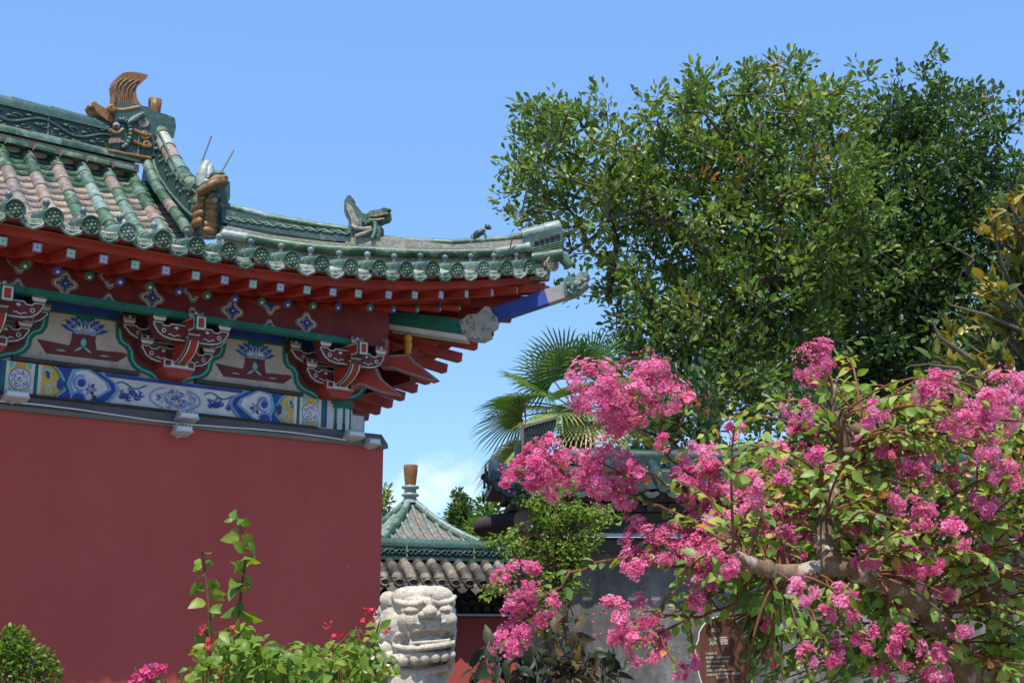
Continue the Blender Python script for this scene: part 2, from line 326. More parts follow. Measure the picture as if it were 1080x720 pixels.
# painted lintel under the brackets
b = MB(); b.box(XL, -.30, 0, .12, 3.236, 3.47); b.build('lintel_beam', M['offwhite'], hall)
def lintel_half(pt, X):                     # X maps metres from the left end of a bay half to x
    z0, z1 = 3.245, 3.468; H = z1-z0
    Rr = lambda a, c, m, l: pt.rect(min(X(a),X(c)), max(X(a),X(c)), z0, z1, m, l)
    Rr(0,.035,BL,1); Rr(.035,.085,GN,1); Rr(.085,.125,WH,1); Rr(.125,.35,YE,1); Rr(.35,.39,WH,1); Rr(.39,.43,GN,1); Rr(.43,.47,WH,1); Rr(.47,.80,YE,1)
    for c in (.125, .35):
        for z in (z0, z1):
            for r, m, l in ((.055,WH,2),(.045,TL,3)):
                sg = 1 if c < .2 else -1; zs = 1 if z == z0 else -1
                pt.poly([(X(c),z)]+[(X(c+sg*r*math.cos(a)), z+zs*r*math.sin(a)) for a in (0,.4,.8,1.2,PI/2)], m, l)
    cx, cz = X(.2375), z0+H*.47
    pt.disc(cx,cz,.078,BL,2); pt.disc(cx,cz,.074,WH,3)
    for i in range(9): pt.spiral(cx+.045*math.cos(i*.7)*(i>0), cz+.045*math.sin(i*.7)*(i>0), .004, .018, i, .9, .006, SB if i%2 else BL, 4)
    # scrolls on the yellow half
    for (a,z,tn) in ((.53,z0+.165,1.2),(.56,z0+.05,-1.1),(.63,z0+.10,1.)): pt.spiral(X(a), z, .008, .036, 1+a, tn, .016, TL, 2); pt.spiral(X(a), z, .008, .036, 1+a, tn, .006, WH, 3)
    for k in range(5): pt.petal(X(.645), z0+.10, (k-2)*.5+(0 if X(1)>X(0) else PI), .055, .03, BL, 4)
    pt.petal(X(.52), z0+.19, -1.3, .07, .035, BL, 3)
    # cloud headed chevrons
    def chev(off, m, l, ext=0):
        p = [(.60+off,z1),(.66+off,z1-.03),(.70+off,z1-.075),(.775+off,z0+H*.44),(.72+off,z0+.05),(.66+off,z0+.02),(.64+off,z0)]
        e = [(1.22+ext,z0),(1.28+ext,z0+.03),(1.36+ext,z0+.10),(1.335+ext,z0+.15),(1.22+ext,z0+.19),(1.14+ext,z1)]
        pt.poly([(X(a),z) for a,z in p[::-1]+[]]+[(X(a),z) for a,z in e[::-1]], m, l)
    chev(-.035, GN, 2, .0); chev(-.022, TL, 3, -.005); chev(.0, SB, 4, -.02); chev(.018, BL, 5, -.05); 
    q = [(.98,z0),(1.05,z0+.03),(1.17,z0+.10),(1.14,z0+.145),(1.03,z0+.18),(.98,z1)]
    def inn(d, m, l): pt.poly([(X(.86+d),z0+.012+d*.3),(X(.98-d*.2),z0+d*.3),(X(1.07-d),z0+.035),(X(1.21-d),z0+.10),(X(1.17-d),z0+.15),(X(1.06-d),z0+.19),(X(.96-d*.3),z1-d*.3),(X(.84+d),z1-.02-d*.3),(X(.79+d),z0+H*.5)], m, l)
    inn(-.07,BL,6); inn(-.045,TL,7); inn(-.025,SB,8); inn(0.0,WH,9)
    pt.disc(X(.90), z0+.125, .062, SB, 10); pt.spiral(X(.90), z0+.125, .02, .055, .5, 1.1, .012, WH, 11); pt.disc(X(.90), z0+.125, .028, BL, 12)
    pt.disc(X(.88), z0+.015, .05, SB, 10, k=1.2); pt.disc(X(.88), z0+.012, .035, BL, 11, k=1.3)
    for k in range(6): pt.petal(X(1.01), z0+.085, k*PI/3, .055, .03, BL if k%2 else SB, 10); 
    pt.disc(X(1.01), z0+.085, .014, YE, 12)
for a, e in ((-3.115, -.515), (-5.95, -3.375)):
    pt = Paint(lambda x, z, l: (x, -.001-l, z))
    mid = (a+e)/2
    if a > XL: lintel_half(pt, lambda t, a=a: a+.64*t)
    lintel_half(pt, lambda t, e=e: e-.64*t)
    pt.rect(mid-.55, mid+.55, 3.44, 3.468, BL, 1)
    for cx, sc in ((mid-.34,.8),(mid+.36,.8)):
        for i in range(15):
            x = cx+random.uniform(-.085,.085); z = 3.325+random.uniform(-.03,.045)
            pt.spiral(x, z, .004, random.uniform(.014,.030), random.uniform(0,6), random.choice((-.9,.9)), .010, BL, 2+i%3)
        pt.rib([(cx-.13+i*.03, 3.395+.02*math.sin(i*.9)) for i in range(9)], .009, BL, 2)
    for i in range(64):                        # faded dragon medallion
        t = random.uniform(0, 2*PI); r = random.uniform(.15,1)
        pt.spiral(mid+.17*r*math.cos(t), 3.335+.065*r*math.sin(t), .003, random.uniform(.010,.024), random.uniform(0,6), random.choice((-.7,.7)), .006, SB if i%3 else BL, 2+i%4)
    for s_ in (-1,1):
        pt.rib([(mid+s_*.20*math.cos(t*.22-1.1), 3.335+.085*math.sin(t*.22-1.1)) for t in range(11)], .012, SB, 2)
    pt.b.build('lintel_painting', PM, hall)

# corner column head with striped capital
b = MB()
b.lathe([(.125,3.19),(.14,3.20),(.135,3.44),(.15,3.452),(.15,3.475)], (-.375,.10,0), 12, 0)
for k in range(12):
    t = 2*PI*(k+.5)/12
    for w, m in ((.027,1),(.021,2)):
        r = .1335+.002*m; c = Vector((-.375+math.cos(t)*r*.985, .10+math.sin(t)*r*.985, 0)); s_ = Vector((-math.sin(t), math.cos(t), 0))*w
        b.add([c-s_+Vector((0,0,3.215+.01*m)), c+s_+Vector((0,0,3.215+.01*m)), c+s_+Vector((0,0,3.425-.01*m)), c-s_+Vector((0,0,3.425-.01*m))], [(0,1,2,3)], 1 if m == 1 else 2)
b.build('column_capital', [M['green'], M['teal'], M['offwhite']], hall)
b = MB(); b.box(-.25,-.12,.06,.30,3.215,3.40,0); b.box(-.24,-.13,.0575,.061,3.23,3.385,1); b.build('beam_end', [M['green'], M['offwhite']], hall)

# infill panels between the brackets
BX = [-1.86-1.375, -1.86, -.485]
b = MB(); b.box(XL,-.30,.02,.12,3.47,3.95); b.build('infill_board', M['beige'], hall)
EDGE = [(.10,3.475),(.125,3.50),(.165,3.517),(.225,3.532),(.272,3.562),(.298,3.60),(.306,3.66),(.335,3.698),(.38,3.718),(.40,3.755),(.405,3.80),(.405,3.955)]
pt = Paint(lambda x, z, l: (x, .019-l, z))
for cx in BX:
    poly = [(cx-a,z) for a,z in EDGE]+[(cx+a,z) for a,z in EDGE[::-1]]
    pt.poly(poly, MA, 1)
    for s_ in (-1,1):
        pt.rib([(cx+s_*(a+.012),z) for a,z in EDGE], .050, GN, 3); pt.rib([(cx+s_*(a+.004),z) for a,z in EDGE], .012, TL, 4)
for k, mid in enumerate((-2.53, -1.165, -3.9)):
    pt.rect(mid-.68, mid+.68, 3.885, 3.955, BL, 1); pt.rect(mid-.68, mid+.68, 3.865, 3.887, GN, 2); pt.rect(mid-.07,mid+.07,3.83,3.868,GN,1)
    c = mid
    pt.poly([(c-.335,3.655),(c-.26,3.56),(c+.26,3.565),(c+.335,3.625),(c+.30,3.64),(c+.10,3.632),(c+.085,3.70),(c+.09,3.735),(c-.09,3.735),(c-.085,3.70),(c-.10,3.64)], MA, 1)
    pt.petal(c, 3.64, PI/2, .07, .05, TL, 2); pt.petal(c,3.645,-.6,.08,.02,TL,2); pt.petal(c,3.645,PI+.6,.08,.02,TL,2)
    for s_ in (-1,1): pt.petal(c+s_*.16-.04, 3.595, 0, .08, .014, TL, 2)
    for k2, (n, l, dz) in enumerate(((9,.15,0),(7,.115,.015),(5,.08,.02),(7,.06,-.01))):
        for i in range(n):
            a = PI*(.02+.96*i/(n-1)); pt.petal(c+.03*math.cos(a), 3.75+dz*.8, a*.9+.05*PI, l*(.7+.3*abs(math.cos(a))), .045, (BL,SB,BL,SB)[k2], 2+k2); 
            if k2 < 2: pt.petal(c+.03*math.cos(a), 3.75+dz*.8, a*.9+.05*PI, l*.45, .012, WH, 5+k2)
pt.b.build('lotus_painting', PM, hall)
for mid in (-2.53, -1.165, -3.9): b = MB(); b.box(mid-.50, mid+.42, -.025, .022, 3.476, 3.506); b.build('panel_sill', M['dark_wood'], hall)

# bracket sets
GONG = [(.0,0),(.52,0),(.72,.10),(.88,.34),(.97,.68),(1.,.74),(1.,1.),(.76,1.),(.70,.86),(.60,.86),(.54,1.),(0,1.)]
def coat(pt, poly, seq, l0=1):
    for i, (d, m) in enumerate(seq): pt.poly(offp(poly, d), m, l0+i)
OUT = [(.0,GN),(.006,WH),(.014,BK),(.0175,MA)]
def gong(P, y, cx, sgn, L, z0, z1, dep):
    poly = [(cx+sgn*a*L, z0+c*(z1-z0)) for a, c in GONG]; b = P['b']
    b.prism(poly if sgn < 0 else poly[::-1], lambda x, z, k: (x, y+dep*k, z), 0)
    pt = Paint(lambda x, z, l: (x, y-l, z)); pt.b = P['p']; pt.n = random.randint(0,6)
    coat(pt, poly, OUT)
    pt.disc(cx+sgn*L*.72, z0+(z1-z0)*.50, .017, OW, 6); pt.disc(cx+sgn*L*.72, z0+(z1-z0)*.50, .010, MA, 7); pt.disc(cx+sgn*L*.40, z0+(z1-z0)*.72, .014, OW, 6, 4, 1.4)
    pt.rib([(cx+sgn*L*(.3+.06*i), z0+(z1-z0)*(.28+.06*math.sin(i*1.8))) for i in range(6)], .007, OW, 6)
def dou(P, x, y, z, w, h, dep):
    b = P['b']; hw = w/2; t = hw*.74
    poly = [(-t,0),(t,0),(hw,h*.45),(hw,h),(-hw,h),(-hw,h*.45)]
    b.prism([(x+a, z+c) for a, c in poly][::-1], lambda u, v_, k: (u, y+dep*k, v_), 1)
    pt = Paint(lambda u, v_, l: (u, y-l, v_)); pt.b = P['p']; pt.n = random.randint(0,6)
    pt.poly([(x+a, z+c) for a, c in ((-t,0.002),(t,0.002),(hw,h*.42),(-hw,h*.42))], OW, 1); pt.rect(x-hw,x+hw,z+h*.47,z+h,GN,1); pt.rect(x-hw+.006,x+hw-.006,z+h*.53,z+h-.006,WH,2)
    for s_ in (-1,1): pt.rect(x+s_*hw*.5-hw*.33, x+s_*hw*.5+hw*.33, z+h*.60, z+h*.88, MA, 3)
def jut(P, cx, y0, y1, z0, z1, w):           # arm that reaches out of the wall, curving up to its tip
    n = 7; prof = []
    for i in range(n): a = i/(n-1); prof.append((y0+(y1-y0)*(1-(1-a)**1.6), z0+(z1-z0)*.80*a**1.7))
    top = [(y1, z1), (y0, z1)]
    b = P['b']; b.prism(prof+top, lambda y, z, k: (cx-w/2+w*k, y, z), 0)
    vs = []; pt = P['p']
    for wi, m, l in ((w/2,GN,.001),(w/2-.007,WH,.003),(w/2-.016,BK,.005),(w/2-.019,RE,.007)):
        s0 = 0 if m in (GN,) else 1; pp = prof[s0:]
        vs = []
        for (y, z) in pp: vs += [(cx-wi, y-l, z-l*.4), (cx+wi, y-l, z-l*.4)]
        pt.add(vs, [(2*i,2*i+1,2*i+3,2*i+2) for i in range(len(pp)-1)], m)
    pt2 = Paint(lambda y, z, l: (cx-w/2-l, y, z)); pt2.b = pt; coat(pt2, prof+top, [(.0,GN),(.006,WH),(.014,RE)])
    pt2 = Paint(lambda y, z, l: (cx+w/2+l, y, z)); pt2.b = pt
    for d, m, l in ((.0,GN,1),(.006,WH,2),(.014,RE,3)): pt2.poly(offp(prof+top, d), m, l)
def block_nose(P, cx, y0, y1, z0, z1, w):
    b = P['b']; b.box(cx-w/2, cx+w/2, y1, y0, z0, z1, 0)
    pt = Paint(lambda u, v_, l: (u, y1-l, v_)); pt.b = P['p']; coat(pt, [(cx-w/2,z0),(cx+w/2,z0),(cx+w/2,z1),(cx-w/2,z1)], [(0,GN),(.008,WH),(.02,RE)])
    for sx in (-1, 1):
        pt = Paint(lambda u, v_, l: (cx+sx*(w/2+l), u, v_)); pt.b = P['p']; coat(pt, [(y1,z0),(y0,z0),(y0,z1),(y1,z1)], [(0,GN),(.008,WH),(.02,RE)])
def bracket():
    P = {'b': MB(), 'p': MB()}
    poly = [(-.075,3.472),(.075,3.472),(.125,3.535),(.125,3.60),(-.125,3.60),(-.125,3.535)]
    P['b'].prism(poly[::-1], lambda u, v_, k: (u, -.15+.25*k, v_), 2)
    pt = Paint(lambda u, v_, l: (u, -.15-l, v_)); pt.b = P['p']
    pt.rect(-.125,.125,3.538,3.60,GB,1); pt.rect(-.12,.12,3.545,3.596,WH,2)
    for s_ in (-1,1): pt.rect(s_*.09-.022,s_*.09+.022,3.553,3.59,MA,3)
    for s_ in (-1,1):
        gong(P,-.10,0,s_,.285,3.575,3.70,.08); dou(P,s_*.245,-.115,3.70,.105,.07,.11)
        gong(P,-.06,0,s_,.415,3.725,3.845,.08); dou(P,s_*.375,-.075,3.845,.10,.065,.11)
        gong(P,-.335,0,s_,.30,3.70,3.83,.085); dou(P,s_*.255,-.35,3.83,.105,.068,.115)
        P['b'].box(s_*.15-.09,s_*.15+.09,-.05,.0,3.70,3.76,3)
    jut(P, 0, -.12, -.40, 3.56, 3.745, .085)
    dou(P, 0, -.385, 3.742, .10, .045, .11)
    block_nose(P, 0, -.2, -.50, 3.765, 3.875, .085); dou(P, 0, -.40, 3.875, .12, .055, .13)
    return P
def put(P, root, name='bracket_set'):
    o = P['b'].build(name, [M['maroon'], M['red_dark'], M['red'], M['beige']], root)
    q = P['p'].build('bracket_painting', PM, o); return o
P = bracket(); br0 = put(P, hall); br0.location = (BX[1], 0, 0)
for cx in (BX[0],):
    o = br0.copy(); COL.objects.link(o); o.parent = hall; o.location = (cx,0,0)
    for ch in br0.children: c2 = ch.copy(); COL.objects.link(c2); c2.parent = o
# corner set: a front set, the same turned to the side, and a diagonal pair of beaks
P = bracket()
c1 = put(P, hall, 'corner_bracket_set'); c1.location = (BX[2], 0, 0)
P = bracket(); c2 = put(P, c1, 'side_bracket'); c2.rotation_euler = (0,0,PI/2); c2.location = (.17,.42,0); 
for ch in list(c2.children): ch.parent = c1; ch.rotation_euler = (0,0,PI/2); ch.location = (.17,.42,0)
b = MB(); pb = MB()
DG = Vector((1,-1,0)).normalized(); DN = Vector((1,1,0)).normalized()
def beak(pix, off, w):                        # slanting pointed arm, outline read on a diagonal plane
    poly = []
    for (x, y) in pix:
        p = G.on(x, y, (DN.x, DN.y, 0), off); poly.append((p.dot(DG), p.z))
    f = lambda s_, z, k: DG*s_ + DN*(off + w*k) + Vector((0,0,z))
    if sum(poly[i][0]*poly[(i+1)%len(poly)][1]-poly[(i+1)%len(poly)][0]*poly[i][1] for i in range(len(poly))) < 0: poly = poly[::-1]
    b.prism(poly, f, 0)
    pt = Paint(lambda s_, z, l: DG*s_ + DN*(off-l) + Vector((0,0,z))); pt.b = pb
    coat(pt, poly, [(0,GB),(.004,GN),(.009,GB),(.014,RE)])
def zp(x, y): return (320+x/4.5, 310+y/4.5)
beak([zp(*q) for q in ((405,290),(500,285),(530,320),(640,405),(610,415),(520,385),(430,355),(370,350))], -.22, .09)
beak([zp(*q) for q in ((235,360),(345,345),(370,400),(470,485),(380,470),(270,430),(225,455))], -.40, .09)
beak([zp(*q) for q in ((340,210),(400,215),(395,270),(370,335),(290,350),(330,300))], -.34, .07)
b.build('slanting_beak', [M['red']], c1, loc=-c1.location).location = (-BX[2],0,0)
pb.build('beak_painting', PM, c1).location = (-BX[2],0,0)
vz = G.on(430, 372, (DN.x,DN.y,0), -.02)
b = MB(); b.lathe([(.02,-.01),(.032,.0),(.028,.03),(.036,.055),(.038,.075),(.030,.095),(.036,.115),(.034,.15),(.02,.165)], vz, 14)
b.build('corner_vase', M['gold'], hall)

# purlin boards over the brackets
b = MB(); b.box(XL,-.42,-.385,-.30,3.868,3.912); b.build('tie_beam', M['green'], hall)
def bd(x, z, l): return (x, -.30-l, z)
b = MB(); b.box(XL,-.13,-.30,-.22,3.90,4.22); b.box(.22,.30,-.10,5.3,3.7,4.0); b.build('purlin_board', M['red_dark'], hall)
FLW = []
def quatre(x, z, r, lo=None, hi=None):
    def sh(rr): 
        p = [(x+rr*(1+.20*math.cos(4*t))*math.cos(t), z+rr*(1+.20*math.cos(4*t))*math.sin(t)) for t in [2*PI*i/40 for i in range(40)]]
        return [(a, max(c, lo) if lo else (min(c, hi) if hi else c)) for a, c in p]
    pt = Paint(bd); FLW.append(pt)
    for rr, m, l in ((r,GB,1),(r*.90,BK,2),(r*.84,OW,3),(r*.66,BK,4),(r*.60,GB,5)): pt.poly(sh(rr), m, l)
    for i in range(8):
        a = i*PI/4
        if lo and math.sin(a) < -.1: continue
        if hi and math.sin(a) > .1: continue
        ln = r*(.78 if i%2 == 0 else .5); pt.petal(x, z, a, ln, r*.30, BL, 6+i%2)
    if not lo and not hi: pt.disc(x, z, r*.10, OW, 9)
for k in range(-1, 4):
    x = -2.80+.635*k
    quatre(x, 4.00, .080)
    if k < 3: quatre(x+.317, 3.913, .062, lo=3.913)
    if k < 3: quatre(x+.317, 4.105, .075, hi=4.12)
for pt in FLW: pt.b.build('painted_flower', PM, hall)

# rafters: round ones below, square flying ones above; each is its own timber
def pair(fn, o_only=False):
    fn(lambda p: Vector(p), True)
    fn(mir, False)
ROUND = [-3.154-.2175*i for i in range(-11, 9)]
FLY = [-3.40-.219*i for i in range(-13, 9)]
def zf(x): return flare(max(.0, 1.08-x))
def rfan(xo):                                 # inner end of a rafter whose outer end stands at xo
    if xo < -.45: return (xo, .05)
    q = -.45+(xo+.45)*.42; return (q, max(-q, -.30) if q > 0 else .05*(1-(xo+.45)))
def rafters(T, front):
    for i, xo in enumerate(sorted(ROUND)+[-.47,-.25,-.02,.20,.40]):
        if xo < XL or (not front and xo < -3.6): continue
        xi, yi = rfan(xo); b = MB()
        p = T((xi, yi, 4.235+zf(xi)*.8)); q = T((xo, -.56+.0*xo, 4.012+zf(xo)))
        if xo > -.4: q = T((xo, -.56, 4.012+zf(xo)*.92))
        b.tube([p, q], .034, 8, 0, mend=1 if i % 2 else 2); 
        dr = (q-p).normalized(); b.lathe([(.031,0),(.027,.004)], q+dr*.0005, 8, 1 if i%2 else 2, axis=dr); b.lathe([(.012,0),(.010,.003)], q+dr*.0045+Vector((0,0,-.006)), 8, 3, axis=dr)
        b.build('round_rafter', [M['red'], M['blue'], M['green'], M['white']], hall)
    for i, xo in enumerate(sorted([f for f in FLY if f < -.62])+[-.50,-.26,-.01,.24,.50,.76,.98]):
        if xo < XL or (not front and xo < -3.6): continue
        xi, yi = rfan(xo); b = MB()
        q = Vector((xo, -.885, 4.053+zf(xo)*.97)) if front else Vector((xo, -.99, 4.035+zf(xo)*.97)); p = Vector((xi, yi, 4.30+zf(xi)*.9)); mdl = p.lerp(q, .42); mdl.z = 4.125+zf(mdl.x*.5+xo*.5)*.95
        pm, qm = T(mdl), T(q)
        b.beam(pm, qm, .058 if front else .085, .062 if front else .08, 0); dr = (qm-pm).normalized(); sd = dr.cross(Vector((0,0,1))).normalized(); u = sd.cross(dr)
        for hw, m, e in ((.029,1 if i%2 else 2,.0012),(.019,3,.0024),(.011,1 if i%2 else 2,.0036)):
            b.add([qm+dr*e+sd*(a*hw)+u*(c*hw) for a, c in ((-1,-1),(1,-1),(1,1),(-1,1))], [(0,1,2,3)], m)
        b.build('flying_rafter', [M['red'], M['sky_blue'], M['teal'], M['white']], hall)
pair(rafters)
# boards lying on the rafters and the red fascia under the tiles
def boards(T, front):
    xs = list(np.linspace(XL, 1.02, 46)) if front else list(np.linspace(-5.0, 1.02, 40))
    b = MB()
    def strip(rows):
        vs = []; 
        for x in xs:
            for f in rows: vs.append(T(f(x)))
        k = len(rows); b.add(vs, [(i*k+j, (i+1)*k+j, (i+1)*k+j+1, i*k+j+1) if front else (i*k+j+1, (i+1)*k+j+1, (i+1)*k+j, i*k+j) for i in range(len(xs)-1) for j in range(k-1)])
    up_ = 0 if front else .06
    def cl(x, y): return max(y, -1.0) if x < 0 else y
    ye = lambda x, y: y if x < -y else -x + .0
    strip([lambda x: (x, -.93, 4.089+zf(x)+up_), lambda x: (x, -.93, 4.142+zf(x)+up_), lambda x: (x, -1.0, 4.160+zf(x)+up_), lambda x: (x, -1.0, 4.178+zf(x)+up_)])
    strip([lambda x: (x, -.93, 4.089+zf(x)+up_), lambda x: (min(x,.55+.2*x), max(-.5, -.5) if x < .5 else -.5-.0*x, 4.135+zf(x)*.93)])
    strip([lambda x: (min(x,.56), -.515, 4.060+zf(x)*.93), lambda x: (min(x,.56), -.50, 4.135+zf(x)*.93)])
    strip([lambda x: (min(x,.56), -.515, 4.060+zf(x)*.93), lambda x: (min(x, .18+.2*x), .02 if x < -.0 else -.0-.10*x, 4.275+zf(x)*.75)])
    b.build('eave_boards', M['red'], hall)
pair(boards)

# corner beams
def dg(px, py, off=0.): return G.on(px, py, (DN.x, DN.y, 0), off)
b = MB()
b.beam(dg(412,338), dg(496,347), .13, .135, 0, up=(0,0,1))
q = dg(500,345); hw = .066
A0 = dg(412,349); A1 = dg(494,361)
for s_ in (-1, 1): b.add([A0-DN*(s_*.0675), A1-DN*(s_*.0675), A1-DN*(s_*.0675)+Vector((0,0,.045)), A0-DN*(s_*.0675)+Vector((0,0,.045))], [(0,1,2,3)], 1)
b.build('lower_corner_beam', [M['green'], M['offwhite']], hall)
M['peeling'] = paint('peeling_white_green_paint', (.36,.35,.31), .75, .2, ((.06,.15,.11), .54), 11, .3, .5)
b = MB(); pix = [(486,341),(495,334),(505,333),(513,325),(518,326),(521,333),(526,337),(524,345),(516,350),(519,355),(510,360),(500,359),(490,356)]
pl_ = [(dg(x,y).dot(DG), dg(x,y).z) for x, y in pix]
b.prism(pl_[::-1], lambda s_, z, k: DG*s_ + DN*(-.075+.15*k) + Vector((0,0,z)))
o = b.build('carved_beam_end', M['peeling'], hall); md = o.modifiers.new('bevel','BEVEL'); md.width = .012; md.segments = 2
b = MB(); b.beam(dg(505,338.5), dg(597,307.5), .11, .118, 0); b.build('upper_corner_beam', M['blue'], hall)
b = MB(); b.beam(dg(577,314.2), dg(598,307.2), .114, .122, 0); M['lit_band'] = paint('sunlit_beam_grey', (.27,.255,.26), .75, .25, ((.12,.12,.2), .6), 8); b.build('beam_sunlit_end', M['lit_band'], hall)  # sunlight on the blue beam's outer end, painted as a grey sleeve
b = MB(); pix = [(595,298),(600,293),(607,295),(612,290),(619,289),(622,292),(616,299),(621,301),(614,307),(606,312),(597,315)]
pl_ = [(dg(x,y).dot(DG), dg(x,y).z) for x, y in pix]
b.prism(pl_[::-1], lambda s_, z, k: DG*s_ + DN*(-.085+.17*k) + Vector((0,0,z)), 0, .42)
for (x, y, r) in ((600,300,.03),(604,304,.028),(608,299,.03),(603,309,.022),(610,305,.02),(614,295,.022),(600,307,.02)):
    for o_ in (-.09,.09): b.ell(dg(x,y,o_), (r,r*.6,r), 0, random.choice((.2,.5,.35)), 8, 6)
b.tube([dg(609,300,-.095), dg(614,296,-.095), dg(619,294,-.08)], .008, 6, 0, .85)
o = b.build('glazed_beam_head', M['glaze'], hall); md = o.modifiers.new('bevel','BEVEL'); md.width = .012; md.segments = 2

# ---------------------------------------------------------------- glazed roof: deck, tiles, eave row, ridges, beasts
def roll(b, pts, r, seg, vf, m=0, nh=7, cap_end=False):
    pts = [Vector(p) for p in pts]; D = [0]
    for i in range(1, len(pts)): D.append(D[-1]+(pts[i]-pts[i-1]).length)
    def P(d):
        d = min(max(d, 0), D[-1]); i = int(np.searchsorted(D, d, 'right'))-1; i = min(i, len(pts)-2)
        return pts[i].lerp(pts[i+1], (d-D[i])/max(1e-6, D[i+1]-D[i]))
    n = max(1, int(round(D[-1]/seg)))
    for k in range(n):
        a, c = P(D[-1]*k/n), P(D[-1]*(k+1)/n); t = (c-a).normalized(); sd = t.cross(Vector((0,0,1))).normalized(); u = sd.cross(t)
        vs = []
        for (p, rr) in ((a-t*.008, r*1.06), (a+t*.02, r*1.05), (c, r*.93)):
            for j in range(nh+1):
                an = -.35+(PI+.7)*j/nh; vs.append(p+sd*(rr*math.cos(an))+u*(rr*math.sin(an)))
        w = nh+1
        b.add(vs, [(i*w+j, i*w+j+1, (i+1)*w+j+1, (i+1)*w+j) for i in range(2) for j in range(nh)], m, vf(k, n), True)
        b.add(vs[:w], [tuple(range(w))[::-1]], m, .9)
def vroof(k, n):                              # greener at the top and the eave, worn clay between
    if k >= n-2: return random.choice((.10,.18,.26,.32,.2))
    if k == 0: return random.choice((.1,.2,.35,.5))
    return random.choice((.95,.98,1.,1.,.92,.97,.88,.93))
def vmix(k, n): return random.choice((.15,.25,.3,.38,.48,.55,.96,.3,.5,.42,.92,.35))
PITCHT = .2441; XK = [1.0-PITCHT*k for k in range(27)]
rt_ = MB(); ft_ = MB()
def slope_pts(x, top): return [Vector((x, y, R(x,y)+.005)) for y in np.linspace(-1.0, top, 14)]
for i, x in enumerate(XK):
    top = YR if x < XG-.1 else max(-x, -1.0)
    if x > .9: continue
    near = XG-.1 > x > -2.2
    if top > -.9: roll(rt_, slope_pts(x, top), .062, .25, vmix if near or x > XG else vroof)
    xc = x-PITCHT/2                            # concave tiles in the trough to the left of this roll
    top = (YR if xc < XG-.1 else max(-xc, -.98)); L_ = 3.6*(top+1.0)/3.3
    n = max(2, int(L_/.095)); ys = np.linspace(-1.02, top, n+1); w = .098
    for k in range(n):
        y0, y1 = ys[k], ys[k+1]+.015; v = []
        for (y, dz) in ((y0, .022), (y0, .002), (y1, .0)):
            for j in range(5):
                a = (j-2)/2; v.append((xc+w*a, y-.018*(1-a*a)*(y == y0), R(xc, y)-.028+.032*a*a+dz))
        v = v[5:10]+v[0:5]+v[10:]
        vv = random.choice((.1,.2,.3)) if k > n-5 else random.choice((.74,.76,.8,.9,.95,1.,.98,.78))
        ft_.add(v, [(r*5+j, r*5+j+1, (r+1)*5+j+1, (r+1)*5+j) for r in range(2) for j in range(4)], 0, vv)
for s_y in np.arange(-.9, 3.4, PITCHT):       # the slope on the gable side, its rolls run down towards +x
    top = max(-s_y, XG); 
    if 1.0-top > .25: roll(rt_, [Vector((x, s_y, R(x, s_y)+.005)) for x in np.linspace(1.0, top, 12)], .062, .25, vmix)
rt_.build('roll_tiles', M['glaze'], hall); ft_.build('trough_tiles', M['glaze'], hall)
b = MB()                                       # deck under the tiles, both slopes, the far slope and the hip
ny = 26; xs = list(np.linspace(XL, XG, 8)); 
vs = [(x, y, R(x,y)-.05) for x in xs for y in np.linspace(-1.0, YR, ny)]; b.add(vs, [(i*ny+j, i*ny+j+1, (i+1)*ny+j+1, (i+1)*ny+j)[::-1] for i in range(len(xs)-1) for j in range(ny-1)])
vs = [(x, 2*YR-y, R(x,y)-.05) for x in xs for y in np.linspace(-1.0, YR, ny)]; b.add(vs, [(i*ny+j, i*ny+j+1, (i+1)*ny+j+1, (i+1)*ny+j) for i in range(len(xs)-1) for j in range(ny-1)])
xs = list(np.linspace(XG, 1.02, 14)); nq = 10
vs = [(x, y, R(x,y)-.05) for x in xs for y in np.linspace(-1.0, max(-x,-.999), nq)]; b.add(vs, [(i*nq+j, i*nq+j+1, (i+1)*nq+j+1, (i+1)*nq+j)[::-1] for i in range(len(xs)-1) for j in range(nq-1)])
ys = list(np.linspace(-1.0, 4.4, 26))
vs = [(x, y, R(x,y)-.05) for y in ys for x in np.linspace(1.02, max(-y, XG), nq)]; b.add(vs, [(i*nq+j, i*nq+j+1, (i+1)*nq+j+1, (i+1)*nq+j) for i in range(len(ys)-1) for j in range(nq-1)])
b.build('roof_deck', M['mortar'], hall)
b = MB(); gy = [YR-1.05+1.05*i/9 for i in range(10)]; gp_ = [(y, R(XG-.1,y)-.07) for y in gy]; gp_ += [(2*YR-y, z) for y, z in gp_[::-1][1:]]; gp_ += [(2*YR-gy[0], 4.8), (gy[0], 4.8)]; b.prism(gp_, lambda y, z, k: (XG-.08*k, y, z)); b.build('gable_board', M['red'], hall)

# eave row: round ended cap tiles with rosettes, leaf shaped drip tiles between, a little glazed knob behind each cap
def cap_mesh(v):
    b = MB(); ax = (0,-1,-.06)
    b.lathe([(.0665,-.0),(.0675,.012),(.061,.017),(.055,.010),(.053,.008),(.0,.008)], (0,0,0), 18, 0, v, axis=ax)
    b.ell((0,-.012,0), (.013,.009,.013), 0, min(.5, v+.2), 8, 6)
    for i in range(6):
        a = i*PI/3+.3; b.ell((.028*math.cos(a), -.010, .028*math.sin(a)), (.013,.008,.011), 0, min(.5, v+.22) if i % 2 else min(.45, v+.12), 7, 5)
        a += PI/6; b.ell((.042*math.cos(a), -.010, .042*math.sin(a)), (.006,.006,.006), 0, min(.55, v+.25), 6, 4)
    roll(b, [(0,.022,0),(0,.30,.07)], .060, .28, lambda k, n: v)
    b.lathe([(.016,.0),(.013,.02),(.022,.034),(.026,.047),(.022,.060),(.009,.068)], (0,.17,.10), 10, 1, random.random())
    return b
